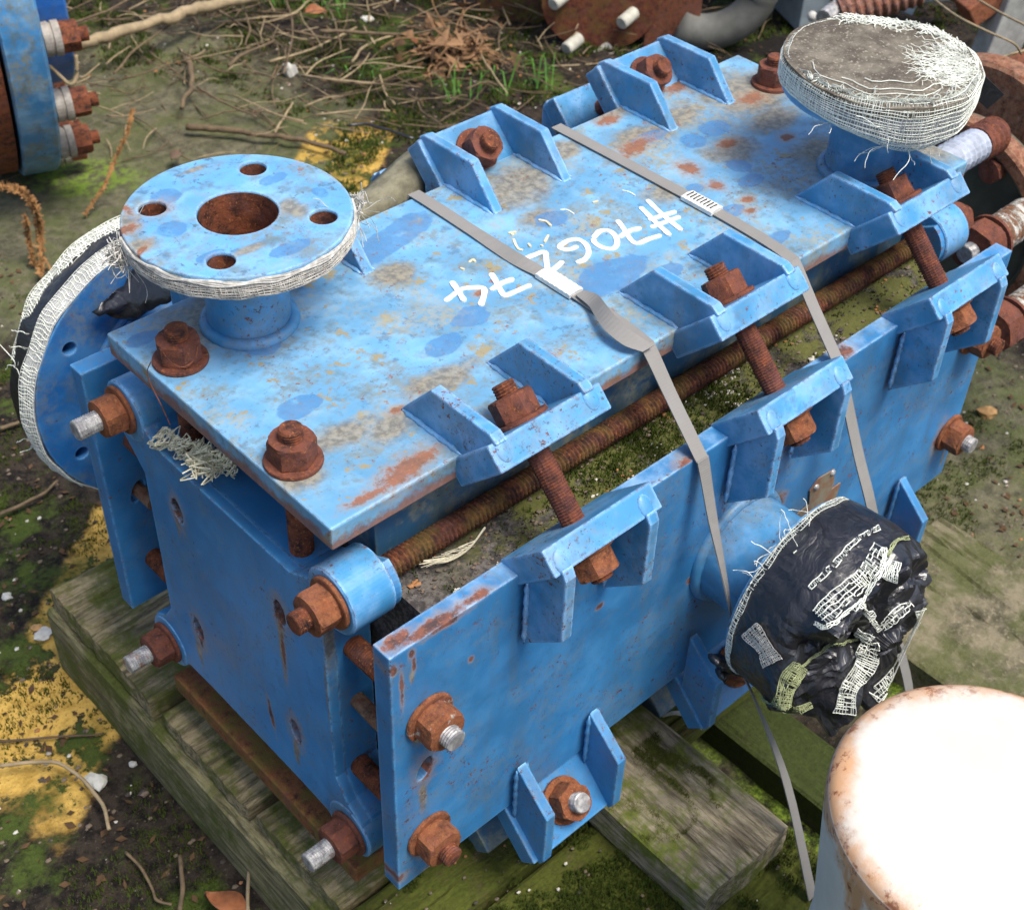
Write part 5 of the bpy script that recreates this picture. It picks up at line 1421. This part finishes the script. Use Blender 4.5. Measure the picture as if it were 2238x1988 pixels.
# rusty blind flanges and plates at the top
def bplate(u, v, hw, H, th, m, label, name, cat, bolts=(), round_=True, lean=0, turn=0):
    M, s = bgframe(u, v); M = M @ Matrix.Rotation(turn, 4, 'Z')
    o = tag(empty(name, M.translation), label, cat); I = Matrix.Translation(-M.translation)
    bm = bmesh.new(); w = hw * s
    pts = [(w, H), (-w, H)] + ([(-w * math.cos(t) , w * .9 - w * .9 * math.sin(t)) for t in (PI / 2 * 0 + PI * i / 20 for i in range(21))] if round_ else [(-w, .0), (w, .0)])
    prism(bm, pts, 0, th, M @ Matrix(((1, 0, 0, 0), (0, 0, 1, 0), (0, 1, 0, .004), (0, 0, 0, 1))))
    sp(link('plate', bm, m, bevel=.002), o, I)
    for bu, bh in bolts:
        q = M @ Vector((bu * s, 0, bh)); d = (-fh_ * .75 - rh * .55 - Vector((0, 0, .15))).normalized()
        bm = bmesh.new(); lathe(bm, [(.0, 0), (.0125, 0), (.0125, .040), (.0105, .043), (0, .043)], frame(q, d), 20)
        sp(link('bolt_cap', bm, m_simple('pale_bolt_plastic', (.46, .45, .38), .55, .15) if not bpy.data.materials.get('pale_bolt_plastic') else bpy.data.materials['pale_bolt_plastic'], smooth=False), o, I)
    return o
RUSTB = m_rust('deep_red_rust', tint=(.13, .035, .022), grime=.35); RUSTBR = m_rust('brown_rust_plate', tint=(.20, .08, .045))
bplate(1305, 118, 128, .62, .03, RUSTB, 'round bottomed rusty plate with pale bolt ends behind the machine', 'rusty_plate', 'plate', [(-75, .118), (72, .085), (22, .012), (-42, .030)])
bplate(1462, 120, 58, .55, .05, RUSTBR, 'upright flat rusty bar beside the round bottomed plate', 'rusty_bar', 'bar', round_=False)
bplate(1120, 62, 105, .5, .04, m_rust('mossy_rust_plate', tint=(.09, .07, .03), grime=.9), 'mossy rusty plate edge at the top centre', 'rusty_plate', 'plate', turn=-.3)
bplate(860, 8, 100, .3, .04, m_rust('mossy_rust_plate_dark', tint=(.05, .045, .02), grime=.9), 'dark mossy plate just showing at the top edge', 'rusty_plate', 'plate', turn=.3)
# grey elbow
GREYP = m_simple('weathered_grey_pipe', (.12, .12, .105), .7, .25, 20, .4)
M, s = bgframe(1585, 120)
bm = bmesh.new(); P = [M @ Vector((.105 * math.cos(t) - .050, 0, .15 - .105 * math.sin(t) + .0)) for t in (-.7 + i * .12 for i in range(24))]
tube(bm, P, .034, 28); tag(link('pipe_elbow', bm, GREYP, smooth=True), 'curved weathered grey pipe at the top edge behind the far bracket', 'pipe')
M, s = bgframe(1700, 60)
bm = bmesh.new(); tube(bm, [M @ Vector((-.10, .05, .16)), M @ Vector((.12, .10, .22))], .055, 28); tag(link('pipe_length', bm, m_simple('greenish_pipe', (.12, .125, .09), .8, .3, 20), smooth=True), 'dull green grey pipe length at the top edge', 'pipe')

# right hand scrap: flanged vessel with long studs
VX = .90
def vp(u, v, x=VX): return px(u, v, 0, x)
vc = Vector((VX, .092, -.177)); VR = .116
vs_ = tag(empty('flanged_vessel', (VX, vc.y, GZ)), 'rusty flanged vessel with long threaded studs behind the right end', 'vessel')
Iv = Matrix.Translation((-VX, -vc.y, -GZ))
TAN = m_rust('tan_rusted_flange', tint=(.36, .20, .12)); OLV = m_simple('olive_grey_steel', (.10, .095, .06), .75, .35, 14, .4)
M = frame(vc, (1, 0, 0))
bm = bmesh.new(); lathe(bm, [(0, .008), (VR - .020, .008), (VR - .018, .0), (VR - .002, 0), (VR, .003), (VR, .024), (VR - .003, .028), (.05, .028)], M, 80); sp(link('front_flange', bm, OLV), vs_, Iv)
bm = bmesh.new(); lathe(bm, [(VR - .014, -.003), (VR - .002, -.003), (VR + .001, 0), (VR + .001, .02), (VR - .014, .02)], M, 80); sp(link('flange_rim', bm, TAN), vs_, Iv)
bm = bmesh.new(); lathe(bm, [(.05, .09), (VR + .000, .09), (VR + .004, .094), (VR + .004, .118), (.05, .12)], frame(vc + Vector((0, .03, .02)), (1, 0, 0)), 80); sp(link('rear_flange', bm, TAN), vs_, Iv)
bm = bmesh.new(); lathe(bm, [(VR * .8, .1), (VR * .8, .5), (0, .5)], M, 64); sp(link('vessel_shell', bm, m_simple('pale_blue_grey_shell', (.25, .33, .40), .6, .2, 14)), vs_, Iv)
PEEL = NT('peeling_white_coating'); a = PEEL.noise(60, 5, .7, vec=PEEL.mapping(scale=(3, 1, 1)))
PEEL = PEEL.fin(PEEL.mix(PEEL.step(a, .47, .53), PEEL.mix(.5, rust_col(PEEL), (.22, .13, .07)), (.58, .56, .50)), .8, PEEL.bump(PEEL.step(a, .5, .56), .8, .003))
def cstud(a, b, r, m, label_m=None):
    bm = bmesh.new(); d = Vector(b) - Vector(a); threaded(bm, a, d, d.length, r, .009, 18, .0028); return sp(link('long_stud', bm, m), vs_, Iv)
WCOAT = m_simple('white_thread_wrap', (.38, .42, .50), .6, .2, 60)
q = px(2055, 362, 0, .80); cstud(q, q + Vector((.065, 0, 0)), .0185, WCOAT); cstud(q + Vector((.066, 0, 0)), q + Vector((.10, 0, 0)), .0205, RUSTP)
bm = bmesh.new(); lathe(bm, [(.10, 0), (.165, 0), (.168, .004), (.168, .03), (.10, .034)], frame((1.12, .06, -.26), (1, 0, 0)), 72); sp(link('support_ring', bm, OLV), vs_, Iv)
for (u, v, x0) in ((2128, 545, .80), (2168, 722, .80)):
    q = px(u, v, 0, x0); s_ = cstud(q, q + Vector((.42, .0, .0)), .0205, PEEL)
    bm = bmesh.new(); hexnut(bm, q + Vector((-.004, 0, 0)), (1, 0, 0), .028, .046, .2); sp(link('nut', bm, RUSTP), vs_, Iv)
    bm = bmesh.new(); threaded(bm, q + Vector((.002, 0, 0)), (-1, 0, 0), .018, .010); sp(link('stud_end', bm, GALV), vs_, Iv)
    bm = bmesh.new(); lathe(bm, [(0, .026), (.026, .026), (.026, .030), (0, .030)], frame(q, (1, 0, 0)), 32); sp(link('washer', bm, RUSTP), vs_, Iv)
for a in (35, 75, 115, 160, 250, 300):
    q = vc + Vector((-.004, math.cos(math.radians(a)) * (VR - .030) * 1, math.sin(math.radians(a)) * (VR - .030)))
    bm = bmesh.new(); hexnut(bm, q + Vector((.01, 0, 0)), (-1, 0, 0), .014, .024, a); sp(link('nut', bm, RUSTP), vs_, Iv)
# brackets and boxes at the top right
def bbox(u, v, z0, w, d, h, m, label, name, cat, turn=0, tilt=0, parent=None):
    M, s = bgframe(u, v); M = M @ Matrix.Translation((0, 0, z0)) @ Matrix.Rotation(turn, 4, 'Z') @ Matrix.Rotation(tilt, 4, 'Y')
    bm = bmesh.new(); box(bm, -w / 2, w / 2, 0, d, 0, h); bmesh.ops.transform(bm, matrix=M, verts=bm.verts)
    return tag(link(name, bm, m, bevel=.003), label, cat)
GREYB = m_simple('blue_grey_paint', (.26, .31, .34), .55, .2, 18)
ORU = m_rust('orange_rust_steel', tint=(.40, .15, .07))
bbox(2030, 90, .08, .17, .02, .30, GREYB, 'grey painted steel plate with a rusty hole at the top right', 'steel_plate', 'plate', .25)
M, s = bgframe(2019, 30)
bbox(2120, 190, .24, .16, .05, .035, ORU, 'upper orange rusty steel bar crossing the top right', 'rusty_bar', 'bar', .3, -.62)
bbox(2150, 230, .20, .15, .06, .045, ORU, 'lower orange rusty steel bar just behind the wrapped cover', 'rusty_bar', 'bar', .3, -.62)
bbox(2150, 240, .05, .07, .05, .22, m_simple('pale_primer_steel', (.36, .36, .33), .7, .25, 30), 'pale primed bracket below the orange bars', 'steel_bracket', 'bracket', .3, .15)
bbox(1770, 90, .02, .06, .12, .2, GREYB, 'small grey box section left of the wrapped cover', 'steel_box', 'box section', .3)
M, s = bgframe(2260, 60)
bm = bmesh.new(); lathe(bm, [(0, 0), (.11, 0), (.115, .004), (.115, .5), (0, .5)], frame(M @ Vector((-.02, .0, .18)), rh * .9 - fh_ * .3), 48)
tag(link('grey_pipe', bm, m_simple('pale_blue_pipe', (.30, .37, .43), .5, .15, 12), smooth=False), 'broad pale blue grey pipe in the top right corner', 'pipe')
# bellows like thick threaded bar and galvanised bolt
bm = bmesh.new(); a = px(1835, 30, 2, GZ + .26); b = px(2010, -25, 2, GZ + .30); threaded(bm, a, b - a, (b - a).length, .028, .014, 24, .005)
tag(link('threaded_bar', bm, m_rust('pinkish_rust', tint=(.30, .17, .13))), 'thick pinkish brown threaded bar at the top edge', 'threaded bar')
bm = bmesh.new(); a = px(1800, 42, 2, GZ + .26); b = px(1868, -8, 2, GZ + .27); tube(bm, [a, a.lerp(b, .5), b], .015, 12)
o = link('galvanised_bolt', bm, GALV, smooth=False); tag(o, 'pale galvanised bolt above the wrapped cover', 'bolt')
bm = bmesh.new(); a = px(1775, 36, 2, GZ + .20); bmesh.ops.create_icosphere(bm, subdivisions=2, radius=.009, matrix=Matrix.Translation(a)); tag(link('bolt_end', bm, WST, smooth=True), 'small pale round bolt end left of the galvanised bolt', 'bolt')
bbox(1712, 62, .10, .10, .10, .10, ORU, 'orange rusty block at the top edge left of the threaded bar', 'rusty_block', 'block', .5, .3)
bbox(1905, 120, .10, .12, .03, .16, m_simple('blue_grey_steel', (.20, .27, .33), .6, .3, 20), 'blue grey steel tab just behind the wrapped cover', 'steel_tab', 'tab', -.3, .2)
bbox(1985, 55, .16, .05, .05, .24, ORU, 'upright orange rusty post behind the wrapped cover', 'rusty_post', 'post', .4, .25)
bbox(2235, 250, .02, .20, .03, .10, RUSTBR, 'brown rusty strap plate low at the right edge', 'rusty_plate', 'plate', .5, -.3)
# dark heap of rusty scrap behind to close the view
R_ = random.Random(90)
labs = ['rusty round bar end in the dark behind the far bracket', 'rusty disc edge under the grey pipe', 'brown channel end behind the cover', 'rusty ring beside the pale bracket', 'rusty disc behind the orange bars']
for k, (u, v, r) in enumerate(((1640, 20, .05), (1760, -5, .07), (1920, 95, .06), (2085, 110, .05), (2200, 160, .08))):
    M, s = bgframe(u, v + 60); bm = bmesh.new(); c0 = M @ Vector((0, .1, .10 + .02 * k)); lathe(bm, [(.02, 0), (r, 0), (r + .003, .003), (r + .003, .025), (.02, .03)], frame(c0, -fh_ * .8 + Vector((R_.uniform(-.4, .4), 0, .5))), 36)
    tag(link('rusty_ring', bm, RUSTB if k % 2 else RUSTBR), labs[k], 'ring')
# dry stems crossing the top right
for lab, uvh, r in (('thin dry stem arching across the top right corner', [(2030, -10, .40), (2090, 35, .42), (2160, 70, .42), (2215, 95, .40), (2232, 118, .38)], .0016), ('second dry stem at the top right corner', [(2130, -5, .42), (2190, 30, .42), (2250, 60, .42)], .0016), ('straight pale stem right of the wrapped cover', [(2152, 143, .38), (2200, 122, .38), (2250, 108, .38)], .0018)):
    P = spline([px(u, v, 2, GZ + h) for u, v, h in uvh], 5); bm = bmesh.new(); tube(bm, P, r, 6); tag(link('dry_stem', bm, TWL, smooth=True), lab, 'stem')
# curl of white strapping by the foot gusset
bm = bmesh.new(); P = spline([px(1450, 1562, 2, -.455), px(1478, 1556, 2, -.445), px(1510, 1568, 2, -.45), px(1535, 1590, 2, -.457)], 5); rows = [[bm.verts.new(p + Vector((0, 0, s))) for s in (-.003, .003)] for p in P]
for a, b in zip(rows, rows[1:]): bm.faces.new((a[0], a[1], b[1], b[0]))
o = link('strap_offcut', bm, WHITEC); s_ = o.modifiers.new('thickness', 'SOLIDIFY'); s_.thickness = .0008
tag(o, 'curl of white plastic strapping on the timber by the blue foot plate', 'strapping')
